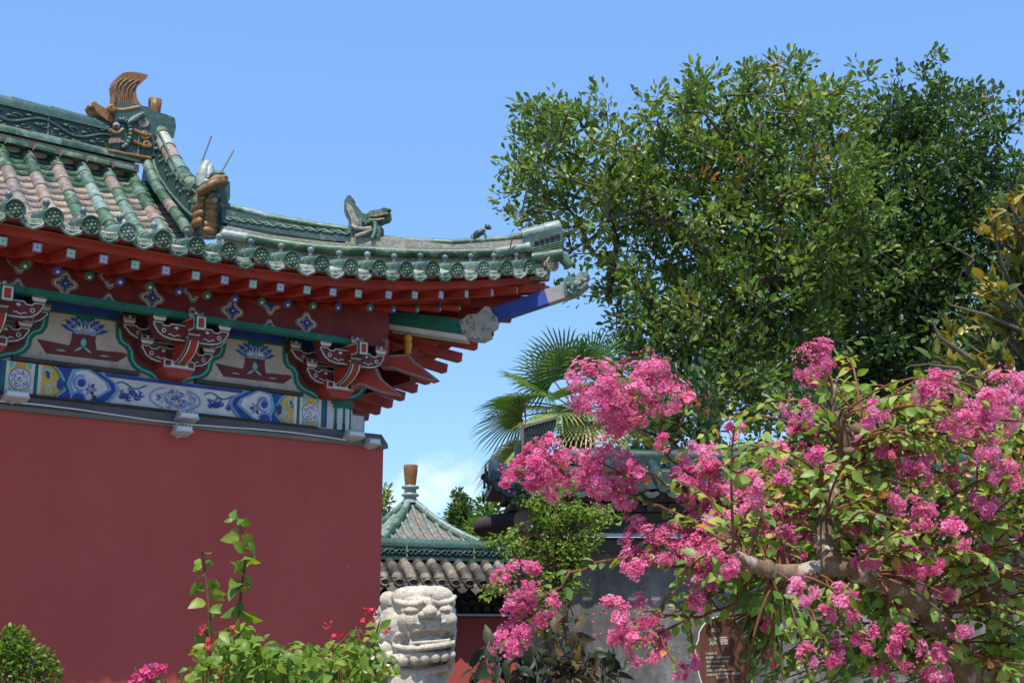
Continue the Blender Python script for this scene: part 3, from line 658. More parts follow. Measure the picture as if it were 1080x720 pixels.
def drip_mesh(v):
    b = MB(); n = 10; up = []; lo = []
    for i in range(n+1):
        a = -1+2*i/n; up.append((a*.098, -.012-.030*(1-a*a)+.012)); lo.append((a*.098, -.030-.076*(1-abs(a)**2.2)-.004*math.cos(a*9)))
    rows = []
    for (y, pl_) in ((0,up),(-.004,lo),(.012,lo),(.012,up)): rows.append([(x, y-(.018 if pl_ is lo else 0), z) for x, z in pl_])
    vs = sum(rows, []); w = n+1; b.add(vs, [(i*w+j, (i+1)*w+j, (i+1)*w+j+1, i*w+j+1) for i in range(3) for j in range(n)], 0, v)
    for i in range(3, n-2):
        a = -1+2*(i+.5)/n; b.ell((a*.098, -.014, -.05-.018*(1-a*a)), (.011,.006,.010), 0, min(.72, v+.4), 6, 4)
    b.tube([(p[0]*.93, -.020, p[1]+.012) for p in lo], .005, 5, 0, min(.68, v+.3))
    tr = [(x, y, z+.0) for (y, dz) in ((0,0),(.35,.10)) for (x, z) in [(q[0], q[1]+dz) for q in up]]; b.add(tr, [(j, j+1, w+j+1, w+j) for j in range(n)], 0, random.choice((.5,.66,.74)))
    return b
def place(bm, name, T, front):
    o = bm.build(name, [M['glaze'], M['glaze_blue']], hall); 
    if front: o.location = T
    else: o.location = mir(T)+Vector((-.06,0,.075)); o.rotation_euler = (0,0,PI/2)
    return o
for front in (True, False):
    for k, x in enumerate(XK):
        if x < (XL if front else -4.2) or (not front and k < 2): continue
        v = .78 if (k == 0 and front) else random.choice((.02,.06,.1,.15,.2,.3,.05,.42))
        o = place(cap_mesh(v), 'cap_tile', Vector((x+random.gauss(0,.003), -1.062+random.gauss(0,.007), 4.215+zf(x)+random.gauss(0,.004))), front)
        sl = math.atan(.92/3.3*(1-(1.08-x)/3.3)) if x > -2.2 else 0
        xd = x-PITCHT/2; o = place(drip_mesh(random.choice((.05,.1,.2,.3,.4,.5))), 'drip_tile', Vector((xd+random.gauss(0,.003), -1.03+random.gauss(0,.008), 4.218+zf(xd)+random.gauss(0,.005))), front)
        o.rotation_euler = (random.gauss(0,.03), -sl*.8+random.gauss(0,.04), random.gauss(0,.03)) if front else (0, sl*.8, PI/2)

# main ridge
def zr(py, y=YR): return G.on(0, py, (0,1,0), y).z
b = MB(); xe = -1.52
zt, z1, z2, z3, z4 = zr(107), zr(113), zr(135), zr(142.5), zr(156)
def lr(x): return .03*max(0, (x+3.2)/1.7)*0
b.box(XL, xe, YR-.075, YR+.075, z2-.02, z1, 0, .15)
for k in range(12): 
    x = xe-.12-k*.62; b.box(x-.008, x+.008, YR-.081, YR-.07, z2, z1, 1, .5)
roll(b, [(x, YR, zt-.02) for x in np.linspace(XL, xe, 12)], .085, .34, lambda k, n: random.choice((0.3,.6,.8,.9,.5)), 0)
b.box(XL, xe, YR-.10, YR+.10, z1-.012, z1+.012, 0, .7)
b.box(XL, xe, YR-.11, YR+.11, z2-.028, z2-.004, 1, .6)
b.build('main_ridge', [M['glaze_dark'], M['pale_tile']], hall)
b = MB(); roll(b, [(x, YR-.10, z3) for x in np.linspace(XL, -1.42, 12)], .052, .36, lambda k, n: random.choice((.05,.1,.16,.2,.12,.42)))
b.box(XL,-1.4,YR-.12,YR+.12,z3-.10,z3-.03,0,.8)
for x in XK:
    if x < XG-.15: roll(b, [(x-PITCHT/2-.09, YR-.15, z4+.01),(x-PITCHT/2+.09, YR-.15, z4+.01)], .042, .3, lambda k, n: random.choice((.3,.42,.5,.15)))
b.build('ridge_base_roll', M['glaze'], hall)
b = MB(); n = 240                              # vine relief along the ridge panel
xs = np.linspace(XL, xe-.05, n); zm = (z1+z2)/2; hh = (z1-z2)/2
b.tube([(x, YR-.085, zm+hh*.45*math.sin(x*10.2)) for x in xs], .014, 5, 0, .35)
for k in range(46):
    x = xe-.1-k*.085; s_ = 1 if k % 2 else -1; z = zm+hh*.45*math.sin(x*10.2)
    b.tube([(x+.05*math.cos(t*.9)*(1-t*.13), YR-.085, z+s_*.055+.03*math.sin(t*.9*s_)*(1-t*.13)) for t in range(7)], .009, 4, 0, .5)
    b.ell((x+.03, YR-.088, z-s_*.05), (.035,.012,.016), 0, .55, 6, 4)
b.build('ridge_relief', M['glaze_dark'], hall)

# ridge dragon at the end of the main ridge, outline read in the ridge plane
def q4(x, y): return (90+x/6.55, 70+y/6.55)
def rp(x, y, off=0.): return G.on(*q4(x, y), (0,1,0), YR+off)
def slab(name, pix, y0, y1, mats, v, parent, bev=.02, m=0):
    pl_ = [(rp(*q).x, rp(*q).z) for q in pix]
    if sum(pl_[i][0]*pl_[(i+1)%len(pl_)][1]-pl_[(i+1)%len(pl_)][0]*pl_[i][1] for i in range(len(pl_))) < 0: pl_ = pl_[::-1]
    b = MB(); b.prism(pl_, lambda x, z, k: (x, YR+(y0 if k == 0 else y1), z), m, v)
    o = b.build(name, mats, parent)
    if bev: md = o.modifiers.new('bevel','BEVEL'); md.width = bev; md.segments = 3; md.limit_method = 'ANGLE'
    return o
GLB = [M['glaze_dark'], M['glaze_brown'], M['pale_tile'], M['glaze']]
drag = slab('ridge_dragon', [(150,600),(150,470),(170,400),(160,330),(200,280),(300,290),(395,310),(440,340),(520,360),(580,385),(590,440),(575,520),(500,560),(460,640),(440,650),(300,630)], -.13, .13, GLB, .5, hall, .03)
b = MB()
tailp = [(160,300),(185,260),(192,200),(184,140),(200,95),(240,64),(300,57),(360,66),(414,80),(392,112),(345,142),(326,190),(336,240),(372,300),(300,300),(220,285)]
slab('tail', tailp, -.08, .08, GLB, .55, drag, .025, 1)
lines = [[(200+i*17-(j*3 if j<3 else 0)+max(0,(3-j))*8, 90+(i*3)+j*45+ (10 if i in (0,6) else 0)) for j in range(5)] for i in range(7)]
for ln in ([(205,250),(212,190),(206,150),(222,112),(250,90)],[(235,262),(238,200),(232,150),(250,116),(292,90)],[(265,270),(262,205),(262,155),(285,120),(335,92)],[(295,278),(288,210),(292,160),(318,126),(370,96)],[(325,285),(310,215),(316,165),(345,130)]):
    b.tube([rp(x, y, -.083) for x, y in ln], .011, 5, 1, .15)
b.build('tail_ribs', GLB, drag)
slab('snout', [(20,275),(30,268),(48,268),(60,285),(100,305),(165,335),(215,350),(250,395),(165,420),(110,385),(60,345),(30,300)], -.10, .10, GLB, .6, drag, .03, 1)
b = MB()
b.ell(rp(88,290,-.05), (.035,.04,.035), 2, .5, 10, 8); b.ell(rp(30,285,-.06), (.03,.05,.03), 1, .7)
for i in range(11):                            # beaded cheek round the open mouth
    a = -1.1+2.9*i/10; b.ell(rp(245+75*math.cos(-a+.2)*.9, 470-98*math.sin(a-.1), -.14), (.030,.03,.030), 0, .3+.3*(i%2), 8, 6)
b.tube([rp(165+12*i, 440+22*math.sin(i*.42), -.14) for i in range(9)], .020, 6, 1, .8)
b.tube([rp(165+12*i, 535-18*math.sin(i*.35), -.14) for i in range(9)], .018, 6, 1, .7)
for i in range(5): b.box(*(lambda p: (p.x-.006, p.x+.006, p.y-.02, p.y+.02, p.z-.03, p.z+.02))(rp(172+15*i, 512, -.14)), 2, .2)
b.ell(rp(215,410,-.14), (.035,.03,.03), 2, .9, 10, 8); b.ell(rp(213,412,-.165), (.015,.012,.015), 0, 0, 8, 6)
for (cx, cy, r, m, v) in ((400,385,38,2,.3),(410,475,34,1,.7),(425,540,30,1,.6),(370,360,30,0,.6),(180,290,26,1,.6)):
    b.tube([rp(cx+r*(1-t/16)*math.cos(t*.75), cy+r*(1-t/16)*math.sin(t*.75), -.135) for t in range(14)], .018, 6, m, v)
b.tube([rp(300,395,-.14), rp(345,360,-.15), rp(400,335,-.14)], .035, 7, 3, .1); b.tube([rp(330,440,-.14), rp(390,470,-.14), rp(450,480,-.13)], .022, 6, 1, .7); b.tube([rp(330,520,-.14), rp(400,555,-.14), rp(450,560,-.13)], .022, 6, 1, .5)
b.tube([rp(165+30*i, 292+12*math.sin(i*.6), -.12) for i in range(8)], .020, 6, 1, .9); b.tube([rp(150+60*i, 585+11*i, -.135) for i in range(6)], .024, 6, 1, .3)
b.tube([rp(375,400,-.137), rp(362,615,-.137)], .006, 5, 2, .9)
b.build('face', GLB, drag)
b = MB(); p = rp(480,352,0); b.lathe([(.055,0),(.06,.12),(.066,.21),(.058,.21),(.05,.16)], (p.x, p.y+.02, p.z-.02), 12, 1, .35); b.build('back_post', GLB, drag)

# sloping ridge from the dragon down to the eave, with its guardian head
def gp(x, y, off=0.): return G.on(x, y, (1,0,0), XG+off)
top_ = [(165,132),(169,139),(173,148),(179,161),(188,178),(197,190),(209,201)]
low_ = [(158,141),(159.6,160),(163,175),(168,187),(179,203),(195,221),(203,228)]
b = MB(); up = [gp(*q) for q in top_]; lw = [gp(*q) for q in low_]
poly = [(p.y, min(p.z, R(XG-.05, min(p.y, YR))-.04)) for p in lw]+[(p.y, p.z) for p in up[::-1]]
b.prism(poly[::-1], lambda y, z, k: (XG-.06+.12*k, y, z), 0, .3)
roll(b, [p+Vector((0,0,.0)) for p in up[::-1]], .075, .24, lambda k, n: random.choice((.3,.5,.7,.9,.2)), 2)
b.tube([gp(x, y, -.065) for x, y in low_], .014, 5, 0, .7); b.tube([gp(x+1.5, y+6, -.065) for x, y in top_], .010, 5, 0, .9)
for i in range(26):
    t = i/25*5.4; k = min(5, int(t)); a = gp(*top_[k], -.066).lerp(gp(*top_[k+1], -.066), t-k); c = gp(*low_[k], -.066).lerp(gp(*low_[k+1], -.066), t-k)
    m_ = a.lerp(c, .5+.18*math.sin(i*1.3)); b.ell(m_, (.01,.03,.022), 0, .9 if i%2 else .6, 6, 4)
b.build('sloping_ridge', [M['glaze_dark'], M['pale_tile'], M['glaze']], hall)
b = MB(); roll(b, [gp(x, y, -.12) for x, y in ((198,243),(186,226),(174,210),(164,195),(157,178),(154,168))], .050, .22, vmix)
b.build('side_roll', M['glaze'], hall)
HY = 1.15
def hp(X, Y, off=0.): return G.on(190+X/6, 140+Y/6, (0,1,0), HY+off)
b = MB()
def fill(pix, y0, y1, m, v):
    pl_ = [(hp(*q).x, hp(*q).z) for q in pix]
    if sum(pl_[i][0]*pl_[(i+1)%len(pl_)][1]-pl_[(i+1)%len(pl_)][0]*pl_[i][1] for i in range(len(pl_))) < 0: pl_ = pl_[::-1]
    b.prism(pl_, lambda x, z, k: (x, HY+(y0 if k == 0 else y1), z), m, v)
fill([(95,650),(95,420),(110,340),(150,300),(285,330),(285,430),(270,470),(262,650)], -.10, .16, 0, .45)
for k in range(6):                             # amber belly plates
    y = 620-k*37; b.ell(hp(192, y, -.10), (.078-.003*k,.035,.044), 1, .75 if k%2 else .55, 12, 8)
b.ell(hp(205,405,-.09), (.085,.09,.06), 3, .05, 14, 10); b.ell(hp(215,425,-.13), (.035,.04,.035), 3, .78, 10, 8)
b.tube([hp(112,385,-.13), hp(170,350,-.2), hp(225,318,-.24), hp(283,312,-.20)], [.035,.045,.05,.045], 8, 1, .1)
b.tube([hp(118,372,-.12), hp(175,335,-.19), hp(228,296,-.23), hp(284,290,-.19)], [.028,.035,.045,.04], 8, 1, .45)
b.ell(hp(235,272,-.14), (.065,.10,.04), 3, .42, 12, 8); b.ell(hp(272,285,-.2), (.03,.05,.03), 1, .4)
b.ell(hp(165,312,-.15), (.030,.03,.030), 3, .66, 10, 8); b.ell(hp(165,312,-.178), (.014,.010,.016), 0, 0, 8, 6)
b.tube([hp(135,345,0), hp(140,290,.0), hp(150,240,.02), hp(175,195,.04)], [.05,.055,.06,.045], 8, 3, .62); b.tube([hp(165,300,0), hp(185,250,.0), hp(190,200,.02)], [.05,.05,.03], 8, 3, .66)
for (x, y) in ((110,520),(105,570),(108,470),(112,420)): b.ell(hp(x, y, -.05), (.035,.10,.05), 1, .55, 10, 8)
b.ell(hp(115,440,-.06), (.05,.06,.05), 3, .4, 10, 8)
b.build('guardian_head', GLB, hall)
b = MB(); b.tube([hp(95,300,.05), hp(198,22,.05)], .0075, 6); b.tube([hp(258,255,.0), hp(340,110,.0)], .0075, 6); b.build('lightning_rod', M['rod'], hall)

# hip ridge out to the corner, drawn in the diagonal plane
def tube_px(b, pts, r, m, v, off=0., n=10, seg=None):
    for (x0, y0), (x1, y1), vv in zip(pts[:-1], pts[1:], v if hasattr(v,'__len__') else [v]*(len(pts)-1)):
        p, q = dg(x0, y0, off), dg(x1, y1, off); t = (q-p).normalized(); b.tube([p-t*.004, p+t*.02, q], [r*1.05, r*1.03, r*.95], n, m, vv)
b = MB()
tube_px(b, [(232,216),(258,222),(284,229),(312,234),(341,239),(372,243)], .032, 0, [.42,.55,.3,.28,.3])
tube_px(b, [(405,252),(428,254),(448,255),(478,256),(508,254),(536,252),(556,247)], .030, 0, [.2,.45,.3,.15,.4,.3])
for pts, m, v in ([(236,221),(284,233),(341,244),(372,248),(372,257),(341,255),(290,247),(236,236)],1,.4), ([(366,247),(405,252),(480,260),(556,254),(556,263),(480,268),(405,262),(366,260)],2,.5):
    pl_ = [(dg(*q).dot(DG), dg(*q).z) for q in pts]
    b.prism(pl_[::-1] if sum(pl_[i][0]*pl_[(i+1)%len(pl_)][1]-pl_[(i+1)%len(pl_)][0]*pl_[i][1] for i in range(len(pl_))) < 0 else pl_, lambda s_, z, k: DG*s_ + DN*(-.055+.11*k) + Vector((0,0,z)), m, v)
bs = [(DG*s_, R(s_*.7071, -s_*.7071)) for s_ in np.linspace(-1.55, 1.42, 14)]
tp = [dg(*q) for q in ((236,240),(290,250),(341,256),(372,259),(405,259),(480,260),(556,255),(585,252))]
pl_ = [(p.dot(DG), p.z) for p in tp]+[(float(v_.dot(DG)), z-.10) for v_, z in bs[::-1] if z]
b.prism(pl_[::-1], lambda s_, z, k: DG*s_ + DN*(-.05+.10*k) + Vector((0,0,z)), 2, .3)
b.tube([dg(238+i*3.05, 229.5+i*.50-.0028*i*i+1.6*math.sin(i*1.25), -.060) for i in range(44)], .008, 5, 0, .5)
b.tube([dg(238+i*3.05, 229.5+i*.50-.0028*i*i+1.6*math.sin(i*1.25+2.4), -.060) for i in range(44)], .007, 5, 0, .35)
tube_px(b, [(236,247),(262,251),(290,256),(318,260),(346,263),(374,264),(398,264.5)], .044, 0, [.6,.2,.3,.15,.3,.12], -.09)
tube_px(b, [(398,265),(428,266.5),(458,267),(490,267),(524,266),(556,261),(560,260)], .042, 0, [.35,.12,.1,.08,.5,.6], -.09)
b.build('hip_ridge', [M['glaze'], M['glaze_dark'], M['pale_tile']], hall)
b = MB()                                       # end stack of the hip ridge
tube_px(b, [(552,249),(576,243),(591,239)], .062, 0, [.5,.6]); p = dg(591,239); b.lathe([(.06,0),(.045,.01),(.02,.012)], p, 12, 0, .7, axis=(DG.x,DG.y,.3))
pl_ = [(dg(*q).dot(DG), dg(*q).z) for q in ((552,254),(593,242),(594,252),(594,263),(556,272))]
b.prism(pl_[::-1], lambda s_, z, k: DG*s_ + DN*(-.07+.14*k) + Vector((0,0,z)), 1, .3)
for k in range(4): b.tube([dg(556, 264.5+k*2.4-.5, -.074), dg(593, 255.5+k*2.4-1.0, -.074)], .0065, 5, 0, .25)
for k in range(5): b.lathe([(.021,0),(.019,.012),(.008,.014)], dg(566+k*5.6, 254.5-k*1.75, -.078), 10, 2, .3, axis=(-DN.x,-DN.y,0))
tube_px(b, [(562,273),(580,270),(594,268)], .055, 0, [.1,.2], -.04)
tube_px(b, [(585,268),(594,272),(601,281)], .045, 0, [.15,.3], -.02)
b.build('ridge_end', [M['glaze'], M['glaze_dark'], M['grey_tile']], hall)
b = MB(); b.tube([dg(*q, -.16) for q in ((543,249),(540,253),(538,262),(533,268),(526,273))], .006, 5); b.build('cable_strap', M['dark_wood'], hall)
def bp(X, Y, off=0.): return dg(350+X/10.29, 195+Y/10.29, off)
def fill2(b, pix, o0, o1, m, v, fn=bp):
    pl_ = [(fn(*q).dot(DG), fn(*q).z) for q in pix]
    if sum(pl_[i][0]*pl_[(i+1)%len(pl_)][1]-pl_[(i+1)%len(pl_)][0]*pl_[i][1] for i in range(len(pl_))) < 0: pl_ = pl_[::-1]
    b.prism(pl_, lambda s_, z, k: DG*s_ + DN*(o0 if k == 0 else o1) + Vector((0,0,z)), m, v)
b = MB()
fill2(b, [(180,590),(195,520),(200,420),(160,350),(148,290),(152,200),(182,142),(215,130),(238,160),(242,210),(300,262),(340,325),(330,420),(300,590)], -.055, .055, 0, .55)
fill2(b, [(300,590),(310,420),(340,325),(400,350),(430,385),(500,400),(545,460),(545,560),(545,592)], -.07, .07, 3, .2)
fill2(b, [(395,345),(440,310),(520,300),(585,275),(622,285),(630,350),(610,385),(560,400),(520,420),(450,400),(400,385)], -.075, .075, 3, .15)
for k in range(5): b.tube([bp(165+k*14, 190+k*14, -.06), bp(172+k*18, 270+k*14, -.062), bp(215+k*22, 370+k*12, -.062), bp(225+k*22, 450, -.06)], .008, 5, 2, .7)
b.tube([bp(420,345,-.08), bp(480,345,-.085), bp(560,325,-.085), bp(610,318,-.07)], .016, 6, 1, .0); b.tube([bp(430,375,-.08), bp(500,378,-.085), bp(570,365,-.08)], .010, 6, 2, .8)
b.ell(bp(470,300,-.05), (.026,.03,.024), 3, .1, 8, 6); b.ell(bp(605,285,-.03), (.025,.05,.022), 3, .05, 8, 6)
for i in range(6): b.ell(bp(350+22*i, 405+18*math.sin(i*1.4), -.075), (.022,.022,.022), 3, .3 if i%2 else .05, 8, 6)
b.tube([bp(220,440,-.065), bp(260,470,-.075), bp(340,480,-.08), bp(420,470,-.075), bp(430,490,-.075), bp(360,525,-.075), bp(260,560,-.07)], .020, 6, 2, .55)
b.tube([bp(470,400,-.075), bp(470,500,-.08), bp(440,580,-.075)], .018, 6, 3, .5); b.tube([bp(545,590,0), bp(160,625,0)], .04, 6, 2, .3)
b.build('hip_dragon', GLB, hall)
def sp_(X, Y, off=0.): return dg(390+X/3.43, 190+Y/3.43, off)
b = MB()
b.tube([sp_(376,205), sp_(388,195), sp_(402,188), sp_(415,178)], [.022,.034,.030,.020], 8, 0, .2); b.ell(sp_(427,170), (.030,.026,.024), 0, .3, 10, 8); b.tube([sp_(430,172), sp_(440,174)], .013, 6, 0, .2)
for o_ in (-.02,.02):
    b.tube([sp_(420,165,o_), sp_(420,159,o_*1.3)], [.010,.004], 5, 0, .1); b.tube([sp_(410,188,o_), sp_(420,203,o_), sp_(419,217,o_)], [.015,.010,.011], 6, 0, .2); b.tube([sp_(385,198,o_), sp_(378,208,o_), sp_(383,218,o_), sp_(392,218,o_)], [.018,.014,.010,.010], 6, 0, .2)
b.tube([sp_(378,205), sp_(368,212), sp_(367,200)], [.012,.012,.006], 6, 0, .2)
b.build('hip_beast', M['glaze_dark'], hall)

# floodlights standing on the shoulder moulding
def flood(px, py, y, w, label, rot=0.):
    c = G.on(px, py, (0,1,0), y); wp = hall_mat @ c
    r = empty('floodlight', wp, YAW+rot, label, 'floodlight', 'floodlights on the wall moulding')
    b = MB(); h = .03; d = .10
    b.add([(-w/2,-d,-.012),(w/2,-d,-.012),(w/2,.0,-h),(-w/2,.0,-h),(-w/2+.012,-d+.008,.030),(w/2-.012,-d+.008,.030),(w/2-.012,-.008,.012),(-w/2+.012,-.008,.012)], [(0,1,5,4),(1,2,6,5),(2,3,7,6),(3,0,4,7),(4,5,6,7),(3,2,1,0)])
    for k in range(5): b.box(-w*.42+k*w*.2, -w*.42+k*w*.2+.010, -d+.015, -.02, .010, .040)
    b.build('housing', M['steel'], r)
    b = MB(); b.box(-w/2+.015, w/2-.015, -d-.004, -d+.004, -.006, .024); b.build('lens', M['glass_pale'], r)
    b = MB(); b.tube([(-w*.3,-.04,-.022),(-w*.3,-.01,-.035),(w*.3,-.01,-.035),(w*.3,-.04,-.022)], .005, 5); b.tube([(0,-.01,-.035),(0,.06,-.04)], .010, 6); b.build('bracket', M['steel'], r)
M['glass_pale'] = paint('frosted_lamp_glass', (.55,.57,.56), .2, .05)
hall_mat = Matrix.Translation(ORG) @ Matrix.Rotation(YAW, 4, 'Z')
flood(14, 419, -.13, .17, 'grey floodlight on the wall moulding at the left edge of the photo')
flood(194, 441, -.13, .16, 'grey floodlight under the middle of the painted lintel, upper one of a pair')
flood(189, 455, -.14, .14, 'grey floodlight under the middle of the painted lintel, lower one of a pair')
flood(370, 460, -.13, .16, 'grey floodlight directly below the striped column capital')
flood(389, 468, -.10, .12, 'small grey floodlight at the very corner of the red wall')

# ---------------------------------------------------------------- ground
def gmat():
    m, t, b = base_mat('paving_and_soil', .95, .2); n = noise(t, .6, 8, .65); n2 = noise(t, 9, 8, .7)
    c = rampn(t, [(.35, (.20,.17,.13)), (.6, (.33,.30,.25))], n); t.links.new(mixc(t, rampn(t, [(.3,(.7,.7,.7)),(.7,(1,1,1))], n2), (0,0,0), c), b.inputs['Base Color']); bump(t, b, n2, .4, .02); return m
M['ground'] = gmat()
b = MB(); n = 24; xs = np.linspace(-1, 1, n)**3*1500
b.add([(x, y+300, 0) for y in xs for x in xs], [(i*n+j, i*n+j+1, (i+1)*n+j+1, (i+1)*n+j) for i in range(n-1) for j in range(n-1)])
tag(b.build('ground', M['ground']), kind='structure')

# ---------------------------------------------------------------- garden wall with its grey tiled coping and green ridge, beyond the lion
GW = Frame(at(440, 670, 14.6), math.radians(24)); GW.o.z = 0
def gz(py): return GW.on(470, py, (0,1,0), 0).z
gw = empty('garden_wall', GW.o, GW.yaw, 'low red garden wall with grey tiled coping and dark green ridge behind the stone lion', 'wall')
X0, X1 = -3.4, 2.0
b = MB(); b.box(X0, X1+.05, .0, .5, 0, gz(650)); b.build('wall', M['red_wall'], gw)
b = MB()
zb = gz(650); zc = gz(617); zr0 = gz(606); zr1 = gz(590)
b.box(X0, X1, -.02, .52, zb, zb+.05, 0, .1)
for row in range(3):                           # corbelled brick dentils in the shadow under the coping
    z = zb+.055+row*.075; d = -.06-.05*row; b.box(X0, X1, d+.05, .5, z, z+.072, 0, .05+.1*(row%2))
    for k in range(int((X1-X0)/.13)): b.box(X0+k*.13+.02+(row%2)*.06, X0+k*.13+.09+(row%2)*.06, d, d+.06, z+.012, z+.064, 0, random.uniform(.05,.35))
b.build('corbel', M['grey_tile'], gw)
b = MB(); d0 = -.30
for k in range(int((X1-X0)/.165)):
    x = X0+.1+k*.165; v = random.uniform(.1,.8)
    roll(b, [(x, .05, zr1-.035), (x, -.14, (zr0+zr1)/2-.045), (x, d0, zc+.01)], .056, .12, lambda k, n: random.uniform(.05,.95), nh=6)
    b.lathe([(.058,0),(.060,.01),(.045,.014),(.04,.008),(.018,.008),(.012,.014),(.0,.014)], (x, d0-.002, zc+.02), 12, 0, v, axis=(0,-1,0))
    n = 6; up = [(x+.083+a*.066, d0, zc-.005-.03*(1-a*a)) for a in np.linspace(-1,1,n)]; lo = [(p[0], d0-.01, zc-.05-.045*(1-((i*2/(n-1))-1)**2)) for i, p in enumerate(up)]
    up2 = [(p[0], .05, zr1-.09+p[2]-zc) for p in up]
    b.add(up+lo+up2, [(i, n+i, n+i+1, i+1) for i in range(n-1)]+[(i+1, 2*n+i+1, 2*n+i, i) for i in range(n-1)], 0, random.uniform(.2,.8))
b.build('coping_tiles', M['grey_tile'], gw)
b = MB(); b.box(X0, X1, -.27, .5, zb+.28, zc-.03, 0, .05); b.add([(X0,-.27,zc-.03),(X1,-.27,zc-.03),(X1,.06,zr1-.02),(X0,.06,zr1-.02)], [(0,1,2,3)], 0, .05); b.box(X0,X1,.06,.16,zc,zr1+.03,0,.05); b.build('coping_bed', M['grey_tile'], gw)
b = MB(); za, zt2 = gz(589), gz(570)
b.box(X0, X1, .05, .17, za, zt2-.05, 0, .1)
roll(b, [(X0,.11,zt2-.05),(X1,.11,zt2-.05)], .072, .45, lambda k, n: random.choice((.4,.7,.9,.6)))
b.box(X0, X1, .02, .20, za-.02, za+.012, 0, .3)
k = 0; x = X0
while x < X1:
    b.tube([(x+t*.045, .043, (za+zt2)/2-.03+.035*math.sin(t*2.1)) for t in range(10)], .010, 4, 0, .55); b.tube([(x+t*.045, .043, (za+zt2)/2-.03-.035*math.sin(t*2.1)) for t in range(10)], .009, 4, 0, .4); x += .41; k += 1
    if k % 2 == 0: b.box(x-.012, x+.002, .040, .06, za, zt2-.05, 1, .5)
b.build('ridge', [M['glaze_dark'], M['pale_tile']], gw)
b = MB(); b.tube([(X0,-.14,zb+.02),(X1+.1,-.14,zb+.02)], .014, 6); b.build('metal_pipe', M['steel'], gw)
b = MB(); b.tube([(X0+i*.3,-.31,zr0-.05-.004*(i%3)) for i in range(15)], .008, 5); b.build('cable', M['dark_wood'], gw)

# ---------------------------------------------------------------- pavilion: pyramid roof with amber finial
pvc = at(430, 670, 25); pvc.z = 0
pv = empty('garden_pavilion', pvc, math.radians(-17-0), 'small pavilion with pyramid green tile roof and amber jar finial, seen over the garden wall', 'pavilion')
mpp = 25*1.03/F; Rp = 74*mpp; zb_ = at(430, 575, 25).z; za_ = at(430, 530, 25).z
cor = [Vector((Rp*math.cos(k*PI/2), Rp*math.sin(k*PI/2), zb_)) for k in range(4)]; ap = Vector((0,0,za_+.05))
rr = Vector((.085,0,0))
b = MB()
for k in range(4):
    p, q = cor[k], cor[(k+1)%4]; e = (q-p); n = 11
    def SP(u, w): 
        base = p.lerp(q, u); tpp = ap; c = base.lerp(tpp, w); c.z -= .10*math.sin(PI*w); return c
    for i in range(n):
        u = (i+.5)/n; wmax = min(1, 2*min(u, 1-u))*.97; c0 = p.lerp(q, u); pts = []
        dirn = (ap - (p+q)/2); 
        for w in np.linspace(0, wmax, 8): pts.append(c0 + Vector((dirn.x, dirn.y, 0))*w + Vector((0,0,(ap.z-zb_)*w-.10*math.sin(PI*w))))
        if wmax > .12: roll(b, pts[::-1] if False else pts, .035, .16, lambda kk, nn_: random.choice((.40,.5,.55,.45)) if kk > nn_-4 or i < 3 or i > n-4 else random.choice((.5,.55,.98,1.,.45,.95)), nh=6)
    vs = [SP(0,0), SP(1,0)]; rows = []
    for w in np.linspace(0, 1, 9): rows += [p.lerp(ap, w)+Vector((0,0,-.10*math.sin(PI*w)-.02)), q.lerp(ap, w)+Vector((0,0,-.10*math.sin(PI*w)-.02))]
    b.add(rows, [(2*i, 2*i+1, 2*i+3, 2*i+2) for i in range(8)], 0, 1.)
b.build('roof_tiles', M['glaze'], pv)
for k in range(4):
    b = MB(); pts = [cor[k].lerp(ap, w)+Vector((0,0,.05-.10*math.sin(PI*w))) for w in np.linspace(.0,.95,9)]
    roll(b, pts, .062, .3, lambda a, c: random.choice((.3,.45,.55,.4)), nh=8); b.tube([x_-Vector((0,0,.05)) for x_ in pts], .075, 6, 0, .25); b.build('hip_ridge', M['glaze'], pv)
b = MB(); roll(b, [cor[0],cor[1],cor[2],cor[3],cor[0]], .055, .3, lambda a, c: random.choice((.5,.62,.68,.45)))
for k in range(4): b.beam(cor[k]-Vector((0,0,.11)), cor[(k+1)%4]-Vector((0,0,.11)), .05, .14, 0, .3)
b.build('eave_row', M['glaze'], pv)
b = MB(); hz_ = lambda py: at(430, py, 25).z
b.lathe([(.16,hz_(530)),(.13,hz_(526)),(.12,hz_(524)),(.17,hz_(523)),(.175,hz_(521)),(.12,hz_(519.5)),(.115,hz_(516)),(.17,hz_(515)),(.175,hz_(512.5)),(.10,hz_(511.5))], (0,0,0), 16, 0, .6)
b.build('finial_base', M['glaze'], pv)
b = MB(); b.lathe([(.105,hz_(511.5)),(.12,hz_(505)),(.135,hz_(497)),(.14,hz_(491)),(.13,hz_(490)),(.0,hz_(490.5))], (0,0,0), 16, 0, .45); b.build('finial_jar', M['glaze_brown'], pv)
for k in range(4): 
    b = MB(); c = cor[k]*.72; b.tube([(c.x,c.y,0),(c.x,c.y,zb_-.1)], .08, 10); b.build('post', M['red'], pv)
b = MB(); 
for k in range(4): b.beam(cor[k]*.72+Vector((0,0,zb_*.28-.25)), cor[(k+1)%4]*.72+Vector((0,0,zb_*.28-.25)), .08, .18)
b.build('tie_beam', M['green'], pv)

